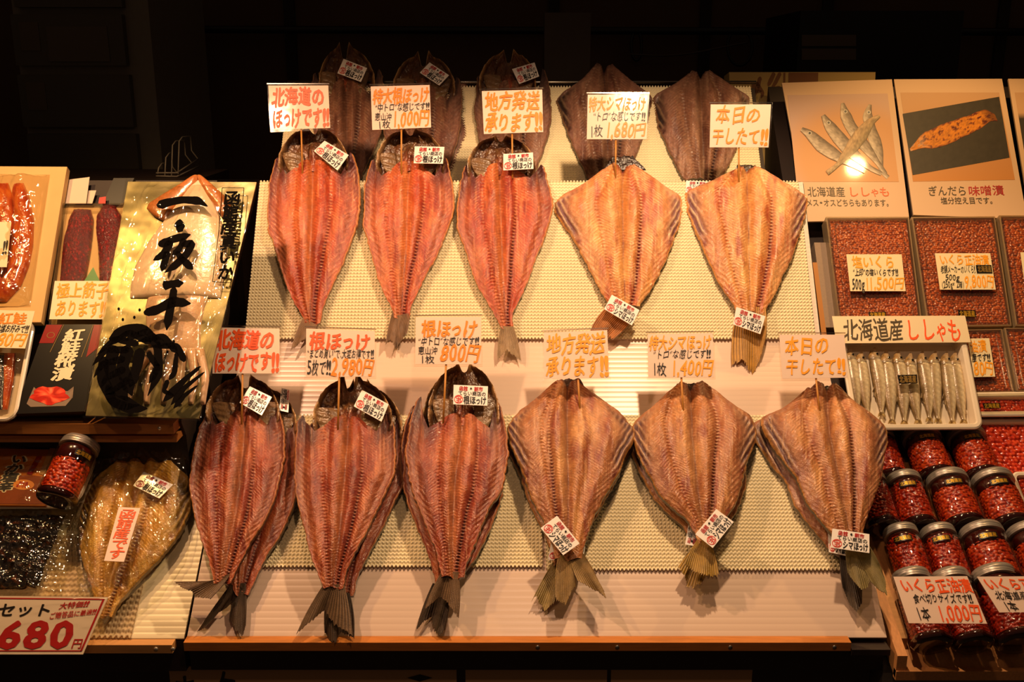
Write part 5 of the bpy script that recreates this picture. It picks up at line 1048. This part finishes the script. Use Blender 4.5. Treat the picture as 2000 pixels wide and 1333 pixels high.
def film_blob(name, pl, L, R, root, m, lift, hgt, amp, seed, nr=200, nc=120):
    ys = sorted([p_[0] for p_ in L]); T, S = np.meshgrid(np.linspace(0, 1, nr), np.linspace(-1, 1, nc), indexing='ij'); Y = ys[0] + (ys[-1] - ys[0]) * T
    XLf = np.interp(Y, *zip(*L)); XRf = np.interp(Y, *zip(*R)); Xx = (XLf + XRf) / 2 + S * (XRf - XLf) / 2
    # fold lines fanning from two pinch points
    a1 = np.arctan2(Y - 965, Xx - 376); a2 = np.arctan2(Y - 1140, Xx - 170); d1 = np.hypot(Y - 965, Xx - 376); d2 = np.hypot(Y - 1140, Xx - 170)
    fold = (1 - abs(np.sin(a1 * 9 + .3 * fbm(Xx / 40, Y / 40, seed)))) ** 6 * np.exp(-(d1 / 130) ** 2) + (1 - abs(np.sin(a2 * 11))) ** 6 * np.exp(-(d2 / 120) ** 2)
    r1 = (1 - abs(2 * fbm(Xx / 34, Y / 44, seed) - 1)) ** 6
    h = lift + hgt * np.clip(1 - abs(S) ** 4, 0, 1) ** .5 * np.interp(T, [0, .1, .75, 1], [.2, 1, 1, .1]) + amp * (fold + r1)
    return slab(name, (pl.hit(Xx, Y, lift) + pl.n * (h - lift)[..., None])[:, ::-1], pl.n, .0003, m, root, True)
film_blob('clear_bag', LB, bag, bagR, root, clear, .024, .024, .006, 5)
q = patch(LB, (232, 991), (274, 993), (242, 1098), (203, 1096), off=.062); root = empty('origin_card', q.at(.5, .5), 'narrow white card with vertical orange writing on the bagged fish', 'sign'); q.box('card', paper, root)
lettering(q, [('函館産です', .12, .03, .9, .97, 'red', .02, 0, True)], INK, root)
product_tag([(281, 922), (338, 947), (311, 974), (260, 949)], LB, .050, N_, 'white printed tag seen through the film of the bagged fish', 61)
# big set price sign
cc = [(-90, 1164), (211, 1167), (162, 1279), (-130, 1279)]
yp = Plane(1279, 1.335, 52); p = patch(yp, *cc); root = empty('set_price_sign', p.at(.5, .9), 'large white laminated sign with a red border and big red 680 at lower left', 'sign')
p.box('card', mat('set_card', 'e8dcc4', .35, coat=.3), root, .001); bw = .012
for nm, (a_, b2, c_, d_) in (('border_line', (0, .03, .985, .05)), ('border_line', (0, .93, .985, .95)), ('border_line', (.972, .03, .985, .95))): p.box(nm, INK['dred'], root, .0002, .0006, a_, b2, c_, d_)
X = PX(cc)
def sub(pts): return Patch(*[p.at(*X(a_, b2)) for a_, b2 in pts])
lettering(sub([(0, 1178), (108, 1180), (98, 1206), (-8, 1206)]), [('セット', 0, 0, 1, 1, 'blk', .02)], INK, root, .0008, 1, .2)
lettering(sub([(119, 1178), (178, 1174), (172, 1186), (114, 1192)]), [('大特価!!', 0, 0, 1, 1, 'dred', .02)], INK, root, .0008, 1, .2)
lettering(sub([(98, 1198), (191, 1190), (187, 1201), (95, 1212)]), [('ご贈答品に最適!!', 0, 0, 1, 1, 'dred', .015)], INK, root, .0008, 1, .2)
lettering(sub([(6, 1212), (154, 1212), (138, 1268), (-12, 1268)]), [('680', 0, 0, 1, 1, 'dred', .035)], INK, root, .0008, 1, .1)
lettering(sub([(145, 1248), (164, 1248), (159, 1268), (138, 1268)]), [('円', 0, 0, 1, 1, 'dred', .015)], INK, root, .0008, 1, .1)
film_sheet('laminate', p, root, sleeve, 0, -.01, 1.05, 1.03, amp=.0015, fr=4, seed=3, base=.001, nr=40, nc=60)
tube('sign_prop', [p.at(.7, .6, -.003), LB.hit(120, 1215, .002)], .002, bamboo, root)
# ------------------------------------------------------------------ right side goods
photoM = vmat('poster_print', .55, .22, 0, coatr=.07, spec=.3)
posterM = mat('poster_paper', 'd8b694', .55, coat=.22, spec=.3)
def fishprint(p, X, pts, wds, cA, cB, root, off, seed, eye=True):
    """printed fish: flat ink on the poster, with its own drawn colouring"""
    pts = np.array(pts, float); n, mcol = 40, 13; dd = np.r_[0, np.cumsum(np.linalg.norm(np.diff(pts, axis=0), axis=1))]; t = np.linspace(0, dd[-1], n)
    x = np.interp(t, dd, pts[:, 0]); y = np.interp(t, dd, pts[:, 1])
    for _ in range(4): x[1:-1] = (x[:-2] + 2 * x[1:-1] + x[2:]) / 4; y[1:-1] = (y[:-2] + 2 * y[1:-1] + y[2:]) / 4
    tx, ty = np.gradient(x), np.gradient(y); L = np.hypot(tx, ty); f = t / t[-1]; w = np.interp(f, np.linspace(0, 1, len(wds)), wds); k = np.linspace(-1, 1, mcol)[:, None]
    XX = x + k * w * (-ty / L); YY = y + k * w * (tx / L); u, v = X(XX, YY); nz = fbm(XX / 3, YY / 3, seed)
    kk = k + 0 * XX; c = C_(cA) * np.clip(.5 - .5 * kk, 0, 1)[..., None] + C_(cB) * np.clip(.5 + .5 * kk, 0, 1)[..., None]; c = c * (.3 + 1.3 * nz)[..., None]; c = mixc(c, C_('5a4a34'), sst(.75, 1, abs(kk)) * .6)
    mk('fish_print', p.at(u, v, off), gfaces(mcol, n), photoM, root, False, np.clip(c, 0, 1))
    if eye:
        ex, ey = np.interp(.115, f, x), np.interp(.115, f, y); a = np.linspace(0, 2 * PI, 12, endpoint=False)
        for r, cc_, o in ((4.2, 'b8b0a0', .0002), (2.4, '14100c', .0003)): px_poly(p, X, [(ex + 1.5 + r * math.cos(t_), ey - 1 + r * math.sin(t_)) for t_ in a], off + o, mat('eye_print_' + cc_, cc_, .3), 'eye_print', root)
def photo_bg(p, X, cor, cf, root, off=.0003, n=30, name='photo_print'):
    q = PatchUV(cor); U, V = np.meshgrid(np.linspace(0, 1, n), np.linspace(0, 1, n)); xs, ys = q(U, V); u, v = X(xs, ys); mk(name, p.at(u, v, off), gfaces(n, n), photoM, root, False, np.clip(cf(U, V), 0, 1))
class PatchUV:
    def __init__(s, c): s.c = np.array(c, float)
    def __call__(s, u, v): a, b_, c, d = s.c; return tuple(a[k] * (1 - u) * (1 - v) + b_[k] * u * (1 - v) + c[k] * u * v + d[k] * (1 - u) * v for k in (0, 1))
# smelt poster
cc = [(1527, 162), (1742, 155), (1776, 428), (1578, 433)]; p = patch(R1, *cc, off=.012); X = PX(cc)
root = empty('smelt_poster', p.at(.5, .5), 'poster with a photo of five small silver fish and dark and red caption', 'poster'); p.box('sheet', posterM, root, .004)
photo_bg(p, X, [(1538.6, 188), (1733.7, 185), (1756, 360), (1556, 360)], lambda U, V: mixc(C_('c8a898') + 0 * U[..., None], C_('cf9c6c'), sst(.25, .55, np.hypot((U - .62) * .9, (V - .75)) * -1 + 1.0)), root)
FB = ('6c5c4c', 'd8c8b0')
fishprint(p, X, [(1700, 208), (1694, 230), (1702, 260), (1716, 300), (1722, 340), (1735, 352)], [3, 10, 10, 12, 9, 5, 4], *FB, root, .0006, 1)
fishprint(p, X, [(1646, 205), (1650, 225), (1660, 250), (1682, 282), (1706, 312), (1730, 345)], [3, 11, 11, 12, 9, 5, 4], *FB, root, .0009, 2)
fishprint(p, X, [(1608, 230), (1616, 245), (1634, 270), (1660, 300), (1700, 335), (1722, 345)], [4, 11, 13, 13, 9, 5, 4], *FB, root, .0012, 3)
fishprint(p, X, [(1566, 258), (1582, 268), (1606, 292), (1636, 312), (1670, 330), (1690, 342)], [4, 10, 13, 12, 8, 5, 3], *FB, root, .0015, 4)
fishprint(p, X, [(1718, 232), (1702, 242), (1680, 272), (1660, 300), (1635, 330), (1616, 344)], [3, 9, 14, 13, 9, 4, 5], '8a7a58', 'c8a880', root, .0018, 5, False)
lettering(Patch(*[p.at(*X(a_, b2)) for a_, b2 in ((1576, 369), (1650, 369), (1652, 388), (1578, 388))]), [('北海道産', 0, 0, 1, 1, 'gry', .008)], INK, root, .0006, 1, .2)
lettering(Patch(*[p.at(*X(a_, b2)) for a_, b2 in ((1655, 369), (1738, 369), (1740, 388), (1657, 388))]), [('ししゃも', 0, 0, 1, 1, 'red', .008)], INK, root, .0006, 1, .2)
lettering(Patch(*[p.at(*X(a_, b2)) for a_, b2 in ((1574, 392), (1742, 392), (1744, 406), (1576, 406))]), [('メス・オスどちらもあります。', 0, 0, 1, 1, 'gry', .01)], INK, root, .0006, 1, .2)
# grilled cod poster
cc = [(1746, 155), (1957, 154), (2006, 428), (1784, 420)]; p = patch(R1, *cc, off=.012); X = PX(cc)
root = empty('cod_poster', p.at(.5, .5), 'poster with a photo of grilled fish on dark slate', 'poster'); p.box('sheet', posterM, root, .004)
photo_bg(p, X, [(1758.7, 183), (1951.7, 183), (1983, 356), (1783.6, 359)], lambda U, V: mixc(C_('c8a07a') + 0 * U[..., None], C_('c88848'), V), root)
photo_bg(p, X, [(1763.4, 227), (1951.7, 192), (1972.7, 314), (1783, 347)], lambda U, V: C_('3a342a') * (.75 + .5 * fbm(U * 30, V * 20, 4))[..., None], root, .0006, 50, 'slate_print')
pts = np.array([(1778, 299), (1800, 285), (1830, 275), (1870, 258), (1905, 244), (1930, 230), (1946, 235)], float); n = 60; dd = np.r_[0, np.cumsum(np.linalg.norm(np.diff(pts, axis=0), axis=1))]; t = np.linspace(0, dd[-1], n); x = np.interp(t, dd, pts[:, 0]); y = np.interp(t, dd, pts[:, 1]); f = t / t[-1]
k = np.linspace(-1, 1, 21)[:, None]; w = np.interp(f, [0, .1, .22, .4, .6, .8, .93, 1], [2, 8, 16, 19, 17, 15, 11, 7]); XX = x + k * w * .45; YY = y + k * w + 3 * (fbm(x / 6 + k, x * 0, 3) - .5); u, v = X(XX, YY); nz = fbm(XX / 6, YY / 4, 7); kk = k + 0 * XX
c = C_('e08a1c') * (.2 + 1.7 * nz)[..., None]; c = mixc(c, C_('5a1206'), np.clip(nz * 7 - 3.7, 0, 1)); c = mixc(c, C_('c8a888'), sst(.24, .1, f)[None] * .6 * (nz > .45)); c = mixc(c, C_('3a0c06'), sst(.8, .95, f)[None] * .75 + 0 * kk); c = mixc(c, C_('6a2008'), sst(.8, 1, abs(kk)) * .7)
mk('grilled_fish_print', p.at(u, v, .0010), gfaces(21, n), photoM, root, False, np.clip(c, 0, 1))
lettering(Patch(*[p.at(*X(a_, b2)) for a_, b2 in ((1811, 367), (1888, 367), (1890, 386), (1813, 386))]), [('ぎんだら', 0, 0, 1, 1, 'gry', .008)], INK, root, .0006, 1, .2)
lettering(Patch(*[p.at(*X(a_, b2)) for a_, b2 in ((1890, 367), (1960, 366), (1963, 385), (1892, 386))]), [('味噌漬', 0, 0, 1, 1, 'dred', .008)], INK, root, .0006, 1, .2)
lettering(Patch(*[p.at(*X(a_, b2)) for a_, b2 in ((1836, 388), (1946, 388), (1948, 401), (1838, 401))]), [('塩分控え目です。', 0, 0, 1, 1, 'gry', .01)], INK, root, .0006, 1, .2)
cc = [(1969, 154), (2100, 154), (2160, 428), (2012, 424)]; p = patch(R1, *cc, off=.012); X = PX(cc); root = empty('cut_off_poster', p.at(.5, .5), 'cream poster mostly cut off by the right edge of the frame', 'poster'); p.box('sheet', posterM, root, .004)
photo_bg(p, X, [(1982, 183), (2080, 183), (2120, 356), (2010, 356)], lambda U, V: mixc(C_('c8a07a') + 0 * U[..., None], C_('3a342a'), sst(.25, .3, V)), root)
# carton and pouch behind
q = YPlane(R1.hit(1600, 150, -.02) + np.array([0, .012, 0]), 10); cc = [(1424, 141), (1710, 141), (1702, 335), (1430, 335)]; p = patch(q, *cc); X = PX(cc)
root = empty('gift_carton', p.at(.5, .5, -.03), 'cream and brown carton with bold brown brush writing behind the smelt poster', 'carton')
p.box('carton_body', mat('carton_cream', 'd0b068', .6), root, .05)
bp = mat('carton_brown', '8a5a34', .6)
for (xa, xb) in ((1540, 1598), (1530, 1534)): px_poly(p, X, [(xa, 142), (xb, 142), (xb - 4, 334), (xa - 4, 334)], .0005, bp, 'brown_panel', root)
front = p; 
def fpx(pts): u, v = X([a_ for a_, b2 in pts], [b2 for a_, b2 in pts]); return p.at(u, v, .0008)
strokes('brush_writing', [([(1470, 158), (1474, 180), (1460, 190)], 4, 3), ([(1485, 150), (1478, 175), (1468, 195)], 4, 4), ([(1440, 185), (1460, 178), (1488, 178)], 4, 4), ([(1476, 160), (1490, 182), (1486, 192)], 4, 3), ([(1512, 142), (1504, 160), (1500, 168)], 4, 4), ([(1524, 142), (1514, 162), (1506, 175)], 4, 3),
  ([(1510, 175), (1522, 172), (1518, 190), (1504, 200)], 5, 4), ([(1500, 190), (1516, 196), (1506, 212)], 5, 4), ([(1520, 215), (1500, 222), (1488, 236)], 4, 2)], root, bp)
cc = [(1500, 286), (1538, 284), (1538, 345), (1504, 345)]; p = patch(q, *cc, off=.012); root = empty('brown_pouch', p.at(.5, .5), 'small brown and black pouch wedged between rear fish and smelt poster', 'pouch'); p.box('pouch_body', mat('pouch_brown2', '7a5224', .4, coat=.3), root, .008)
p.box('top_label', mat('pouch_dark', '1a120c', .4), root, .0004, .0006, 0, 0, 1, .25); lettering(p, [('鮭', .3, .52, .9, .92, 'blk', .04)], INK, root)
# roe boxes
boxrim = film_mat('clear_box_rim', .22, .12, (.86, .80, .70))
rimM = mat('box_rim_frosted', 'e0c8a0', .3, trans=.7, coat=.3)
stick = mat('sticker_black', '120e0c', .3)
def sticker(pl, cor, off, label, root=None, ck='gold'):
    p = patch(pl, *cor, off=off)
    p.box('origin_sticker', stick, root, .0004); o = lettering(p, [('北海道産', .05, .08, .95, .92, ck, .02)], INK, root, .0004, 1, .2)
def roe_box(cor, label, seed, off=.034, pl=R1, stk=None, th=.028):
    p = patch(pl, *cor, off=off); root = empty('roe_box', p.at(.5, .5, -th), label, 'box of roe', 'clear boxes of salmon roe')
    for a_ in ((0, 0, 1, .014), (0, .986, 1, 1), (0, .014, .018, .986), (.982, .014, 1, .986)): p.box('box_side', rimM, root, th, 0, *a_)
    for a_ in ((.018, .014, .982, .030), (.018, .97, .982, .986), (.018, .03, .040, .97), (.960, .03, .982, .97)): p.box('lid_rim', boxrim, root, .002, .001, *a_)
    p.box('box_bottom', rimM, root, .002, -th + .002, .018, .014, .982, .986)
    roe_bed('roe', p, root, .022, .018, .978, .982, .0052, seed, '963a10', 'c8641e', '5a1a08', off=-.009)
    for a_ in ((.09, .07, .91, .076), (.09, .92, .91, .926), (.09, .07, .097, .926), (.903, .07, .91, .926)): p.box('lid_ridge', boxrim, root, .0012, .0016, *a_)
    p.box('box_lid', film_mat('box_lid_film', .02, .08, (.97, .92, .86), .15, 40, .012), root, .0008, .0008)
    if stk: sticker(pl, stk, off + .002, '', root)
    return root, p
roe_box([(1613, 424), (1775, 424), (1803, 645), (1640, 645)], 'clear box of salmon roe bearing the 11,500 yen card', 1, stk=[(1696, 610), (1730, 609), (1732, 622), (1698, 622)])
roe_box([(1780, 424), (1943, 423), (1976, 637), (1812, 639)], 'second large clear box of roe from the left, bearing the 9,800 yen card', 2, stk=[(1871, 606), (1905, 606), (1907, 620), (1873, 621)])
roe_box([(1951, 421), (2115, 421), (2150, 636), (1984, 637)], 'clear box of salmon roe cut off at the right edge, upper row', 3)
roe_box([(1800, 646), (1957, 643), (1981, 766), (1826, 768)], 'clear box of salmon roe partly hidden by the smelt tray', 4)
roe_box([(1961, 641), (2120, 641), (2150, 764), (1985, 764)], 'clear box of salmon roe cut off at the right edge, second row', 5)
def price_card(cor, items, label, off=.042, seed=3, pl=R1, m=None):
    q = patch(pl, *cor, off=off); root = empty('price_card', q.at(.5, .5), label, 'sign'); cd_ = q.box('card', m or paper_y, root); q.box('clear_sleeve', sleeve, root, .0014, .0006, -.015, -.05, 1.015, 1.07); lettering(q, items, INK, cd_, .0008, seed) if items else None; return q, root
price_card([(1653, 497), (1761, 497), (1769, 569), (1661, 569)], [('塩いくら', .08, .05, .86, .40, 'yel', .02), ('“上印”の塩いくらです!!', .08, .40, .90, .60, 'blk', .02, .1), ('500g', .04, .66, .27, .97, 'blk', .02, .15), ('11,500円', .28, .62, .98, .97, 'yel', .015, .15)], 'cream price card reading 11,500 yen on the left roe box')
q, root = price_card([(1826, 495), (1934, 495), (1945, 566), (1836, 566)], [('いくら正油漬', .06, .04, .95, .34, 'yel', .02), ('老舗メーカーのいくら!', .06, .34, .68, .56, 'blk', .008, .1), ('500g', .12, .58, .38, .76, 'blk', .008, .15), ('(250g×2箱)', .04, .76, .44, .96, 'blk', .008, .1), ('9,800円', .45, .60, .99, .97, 'yel', .015, .15)], 'cream price card reading 9,800 yen on the second roe box')
q.box('origin_sticker', stick, root, .0004, .0014, .70, .34, .98, .56); lettering(q, [('北海道産', .72, .36, .97, .54, 'gldk', .02)], INK, root, .0018, 1, .2)
price_card([(1993, 493), (2100, 493), (2110, 566), (2003, 566)], [], 'cream price card just entering at the right edge of the frame')
price_card([(1890, 662), (1932, 661), (1944, 736), (1902, 737)], [('油漬', .04, .05, .80, .38, 'yel', .02), ('産です!!', .04, .40, .90, .62, 'blk', .01, .1), ('80円', .04, .60, .97, .97, 'yel', .015, .15)], 'cream price card ending in 80 yen, right of the smelt tray')
# spare stack left of the boxes
p = patch(R1, (1590, 474), (1614, 474), (1640, 640), (1612, 640), off=.016); root = empty('styrofoam_box', p.at(.5, .5, -.01), 'narrow grey foam box side between the mat and the roe boxes', 'box'); p.box('box_wall', mat('foam_grey', '9a8470', .8, bump=.3, bscale=200), root, .04); p.box('box_liner', mat('liner_orange', 'b4742c', .5), root, .002, .002, -.35, .25, 0.0, 1.2)
# smelt tray
cor = [(1636, 648), (1884, 648), (1921, 838), (1668, 840)]
root, pt = tray('smelt_tray', R1, cor, .062, .024, 'white tray holding a row of ten small silver fish', 'tray', rad=.07)
siM = vmat('silver_fish', .38, .6, .15, 500, metal=.1, coatr=.18)
R1s = Plane(960, 1.645, 47); R1s.p = R1s.p + R1s.n * .046
def little_fish(x0, y0, x1, y1, wd, seed, label):
    n, mseg = 54, 22; f = np.linspace(0, 1, n); rnd = random.Random(seed); bow = rnd.uniform(-3, 5)
    x = x0 + (x1 - x0) * f + bow * np.sin(PI * f); y = y0 + (y1 - y0) * f
    wpx = wd * np.interp(f, [0, .03, .09, .16, .3, .5, .7, .86, .95, 1], [.22, .45, .78, .88, 1, 1.02, .82, .5, .30, .32])
    base = R1s.hit(x, y); xL = R1s.hit(x - wpx, y); r = np.linalg.norm(base - xL, axis=1)
    a = np.linspace(0, 2 * PI, mseg, endpoint=False)[None]; side = np.array([1.0, 0, 0])
    P = base[:, None] + r[:, None, None] * (np.cos(a)[..., None] * side + .72 * np.sin(a)[..., None] * R1.n)
    gill = np.exp(-((f - .155) / .012) ** 2)[:, None]; P = P - R1.n * (.0014 * gill * (np.sin(a) > 0))[..., None]
    nz = fbm(f[:, None] * 60 + 0 * a, 5 * np.cos(a) + 0 * f[:, None], seed); sc = .5 + .5 * np.sin(f[:, None] * 260 + 6 * np.cos(a))
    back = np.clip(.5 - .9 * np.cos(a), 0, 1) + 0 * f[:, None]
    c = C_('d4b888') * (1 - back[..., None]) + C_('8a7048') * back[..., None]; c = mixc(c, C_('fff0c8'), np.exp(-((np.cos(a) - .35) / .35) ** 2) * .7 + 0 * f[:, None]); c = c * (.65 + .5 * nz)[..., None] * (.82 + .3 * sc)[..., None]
    c = mixc(c, C_('c89a58'), sst(.16, .10, f)[:, None] * .5 * (nz > .4)); c = mixc(c, C_('3a2a1a'), gill * .6 + 0 * c[..., 0])
    root = empty('smelt', P[n // 2, 0], label, 'small fish', 'row of silver smelt in the white tray')
    V = P.reshape(-1, 3); Fc = [(i * mseg + k, i * mseg + (k + 1) % mseg, (i + 1) * mseg + (k + 1) % mseg, (i + 1) * mseg + k) for i in range(n - 1) for k in range(mseg)] + [tuple(range(mseg))[::-1], tuple((n - 1) * mseg + k for k in range(mseg))]
    mk('body', V, Fc, siM, root, True, np.clip(c, 0, 1).reshape(-1, 3))
    i = 5; ec = base[i] + side * r[i] * .30 + R1.n * r[i] * .68
    ey_ = lathe('eye', ec - R1.n * .0006, R1.n, [(.0036, 0), (.0034, .0014), (.0016, .0022), (.0004, .0023)], mat('eye_ring', 'c8b088', .2, metal=.3, coat=1), root, 14)
    lathe('pupil', ec + R1.n * .0013, R1.n, [(.0022, 0), (.0019, .0009), (.0004, .0013)], mat('eye_black', '0a0806', .05, coat=1), ey_, 12)
    # jaw and tail
    j = [(x0 - wd * .3, y0 + 3), (x0 + wd * .1, y0 - 3 - rnd.random() * 3), (x0 + wd * .35, y0 - 4), (x0 + wd * .45, y0 + 6)]
    U = np.array([R1s.hit(a_, b_) + R1.n * .003 for a_, b_ in j]); V = np.vstack([U, U - R1.n * .003]); mk('jaw', V, [(3, 2, 1, 0), (4, 5, 6, 7), (0, 1, 5, 4), (1, 2, 6, 5), (2, 3, 7, 6), (3, 0, 4, 7)], mat('jaw_gold', 'b4946a', .3, coat=.5), root)
    tail(root, R1s, ((x1 - wd * .3, y1 - 3), (x1 + wd * .3, y1 - 3)), [(x1 - wd * .55, y1 + 8), (x1, y1 + 4), (x1 + wd * .6, y1 + 9)], (0, 0), seed, 'a8884c', 'd8b878', .1, 7)
    fx_ = x[n // 2 + 6] ; tail(root, R1s, ((x[26] - wd * .5, y[26]), (x[30] - wd * .5, y[30])), [(x[34] - wd * 1.15, y[34] + 2), (x[40] - wd * .9, y[40]), (x[42] - wd * .5, y[42])], (.001, -.002), seed, 'a0845c', 'c8ac80', .1, 7, 'belly_fin')
ords = ['first', 'second', 'third', 'fourth', 'fifth', 'sixth', 'seventh', 'eighth', 'ninth', 'tenth']
hx = [1658, 1679, 1704, 1728, 1751, 1775, 1798, 1823, 1845, 1862]; tx_ = [1676, 1694, 1722, 1742, 1766, 1793, 1815, 1832, 1860, 1882]
hy = [686, 692, 684, 690, 690, 696, 692, 692, 693, 694]; ty_ = [800, 806, 808, 822, 824, 822, 818, 820, 824, 822]
for k in range(10): little_fish(hx[k], hy[k], tx_[k], ty_[k], 14.2, 50 + k, '%s small silver fish from the left in the white tray' % ords[k])
p = Patch(*[pt.at(u, v, .004) for u, v in ((.04, .03), (.96, .03), (.96, .97), (.04, .97))])
fo = empty('tray_cling_film', p.at(.5, .5), 'clear cling film over the tray of small silver fish', 'film'); 
film_sheet('film', p, fo, film_mat('cling', .01, .04), amp=.0015, fr=3, seed=4, base=.0005)
sticker(R1, [(1753, 733), (1791, 732), (1792, 749), (1756, 750)], .0695, '', fo, 'gldk')
cor = [(1625, 618), (1885, 617), (1896, 669), (1634, 671)]
p = patch(R1, *cor, off=.068); root = empty('smelt_sign', p.at(.5, .5), 'long cream sign in grey and orange marker above the small silver fish', 'sign'); p.box('card', mat('smelt_card', 'ecd8b0', .5), root, .0012)
lettering(p, [('北海道産', .06, .08, .52, .92, 'gry', .012, .05), ('ししゃも', .53, .10, .95, .95, 'red', .012, .05)], INK, root, .0006, 2)
tube('sign_stay', [p.at(.2, .6, -.001), p.at(.2, .95, -.012)], .0015, bamboo, root); 
# open trays of roe
t1, pt = tray('roe_tray', R1, [(1858, 768), (2100, 764), (2120, 812), (1880, 814)], .040, .012, 'white-rimmed tray of wrapped roe between the boxes and the large tray', 'tray of roe', rad=.10)
roe_bed('roe', pt, t1, .07, .09, .93, .91, .0052, 8, 'c02414', 'e04a24', '7a1208', off=-.010)
film_sheet('cling_film', pt, t1, vac, .05, .05, .95, .95, amp=.002, fr=3, seed=14, base=.0005)
sticker(R1, [(1919, 788), (1953, 787), (1955, 798), (1922, 799)], .0445, '', t1)
t2, pt = tray('roe_tray', R1, [(1890, 818), (2140, 816), (2170, 946), (1948, 948)], .026, .014, 'large white-rimmed tray of bright loose roe at the right edge', 'tray of roe', rad=.06)
roe_bed('roe', pt, t2, .07, .07, .95, .93, .0070, 9, 'cc2c1c', 'e8502c', '8a160c', off=-.009)
t3, pt = tray('roe_tray', R1, [(1971, 922), (2190, 920), (2240, 1040), (2020, 1044)], .040, .014, 'white-rimmed roe tray corner just above the jars at the right edge', 'tray of roe', rad=.08)
roe_bed('roe', pt, t3, .07, .09, .95, .93, .0060, 10, 'c02818', 'd84a26', '7a1208', off=-.009)
# rows of jars on the tilted tray
ax = R2.u.copy()
def jar_at(bx, by, r, L, label, seed, **kw):
    ax_ = np.array([0, math.cos(R2.e + .10), math.sin(R2.e + .10)]); base = R2.hit(bx, by, r + .002); return jar(base, ax_, r, L, label, seed, **kw)
W1 = [(1822, 1262, .0285), (1903, 1262, .0285), (1992, 1258, .033)]
for k, (x_, y_, r_) in enumerate(W1): jar_at(x_, y_, r_, .112, ['narrow jar behind the 1,000 yen card, front row, nearest the wooden rail', 'narrow jar behind the 1,000 yen card, front row, second from the rail', 'wide jar behind the cut-off price card, front row'][k], 80 + k, hexa=.035 if k < 2 else 0, fill=.66, labh=.55, c0='7a1408', c1='a82a10')
rows = [(1148, [(1793, .0275, .05), (1869, .0275, .1), (1958, .034, .25), (2054, .034, .25)], 'third'), (1035, [(1727, .0275, .1), (1797, .029, .2), (1886, .034, .3), (1978, .034, .3)], 'second'), (940, [(1745, .026, 0), (1831, .033, .3), (1922, .033, .3)], 'back')]
names = {'third': ['first narrow jar', 'second narrow jar', 'first wide jar', 'wide jar at the frame edge'], 'second': ['jar half hidden by the sixth fish', 'narrow jar', 'first wide jar', 'second wide jar'], 'back': ['jar mostly hidden by the sixth fish', 'left wide jar', 'right wide jar']}
rown = {'third': 'row just above the price cards', 'second': 'middle row of roe jars', 'back': 'back row of roe jars'}
for by, js_, nm in rows:
    for k, (x_, r_, la_) in enumerate(js_):
        jar_at(x_, by, r_, .098, '%s, %s' % (names[nm][k], rown[nm]), int(x_), hexa=.035 if r_ < .029 else 0, labang=la_, fill=.66 if r_ > .03 else .78, c0='a8220c' if r_ > .03 else 'a01a0a', c1='d85420' if r_ > .03 else 'cc4414')
R2f = Plane(1218, 1.300, 42)
price_card([(1745, 1127), (1889, 1126), (1928, 1219), (1775, 1218)], [('いくら正油漬', .05, .05, .99, .36, 'red', .025), ('食べ切りサイズです!!', .16, .38, .94, .58, 'blk', .01, .1), ('1本', .14, .66, .32, .95, 'blk', .01), ('1,000円', .42, .60, .98, .96, 'red', .018, .12)], 'price card reading 1,000 yen leaning on the front jars', 0, 3, R2f, paper)
price_card([(1908, 1127), (2052, 1126), (2092, 1196), (1952, 1197)], [('いくら正', .04, .05, .68, .40, 'red', .025), ('北海道産のお', .08, .42, .76, .66, 'blk', .01, .1), ('1本', .12, .70, .30, .97, 'blk', .01), ('1,', .42, .66, .60, .98, 'red', .018, .12)], 'price card cut off by the right edge, leaning on the front jars', 0, 5, R2f, paper)
bpy.data.objects.remove(_fo)
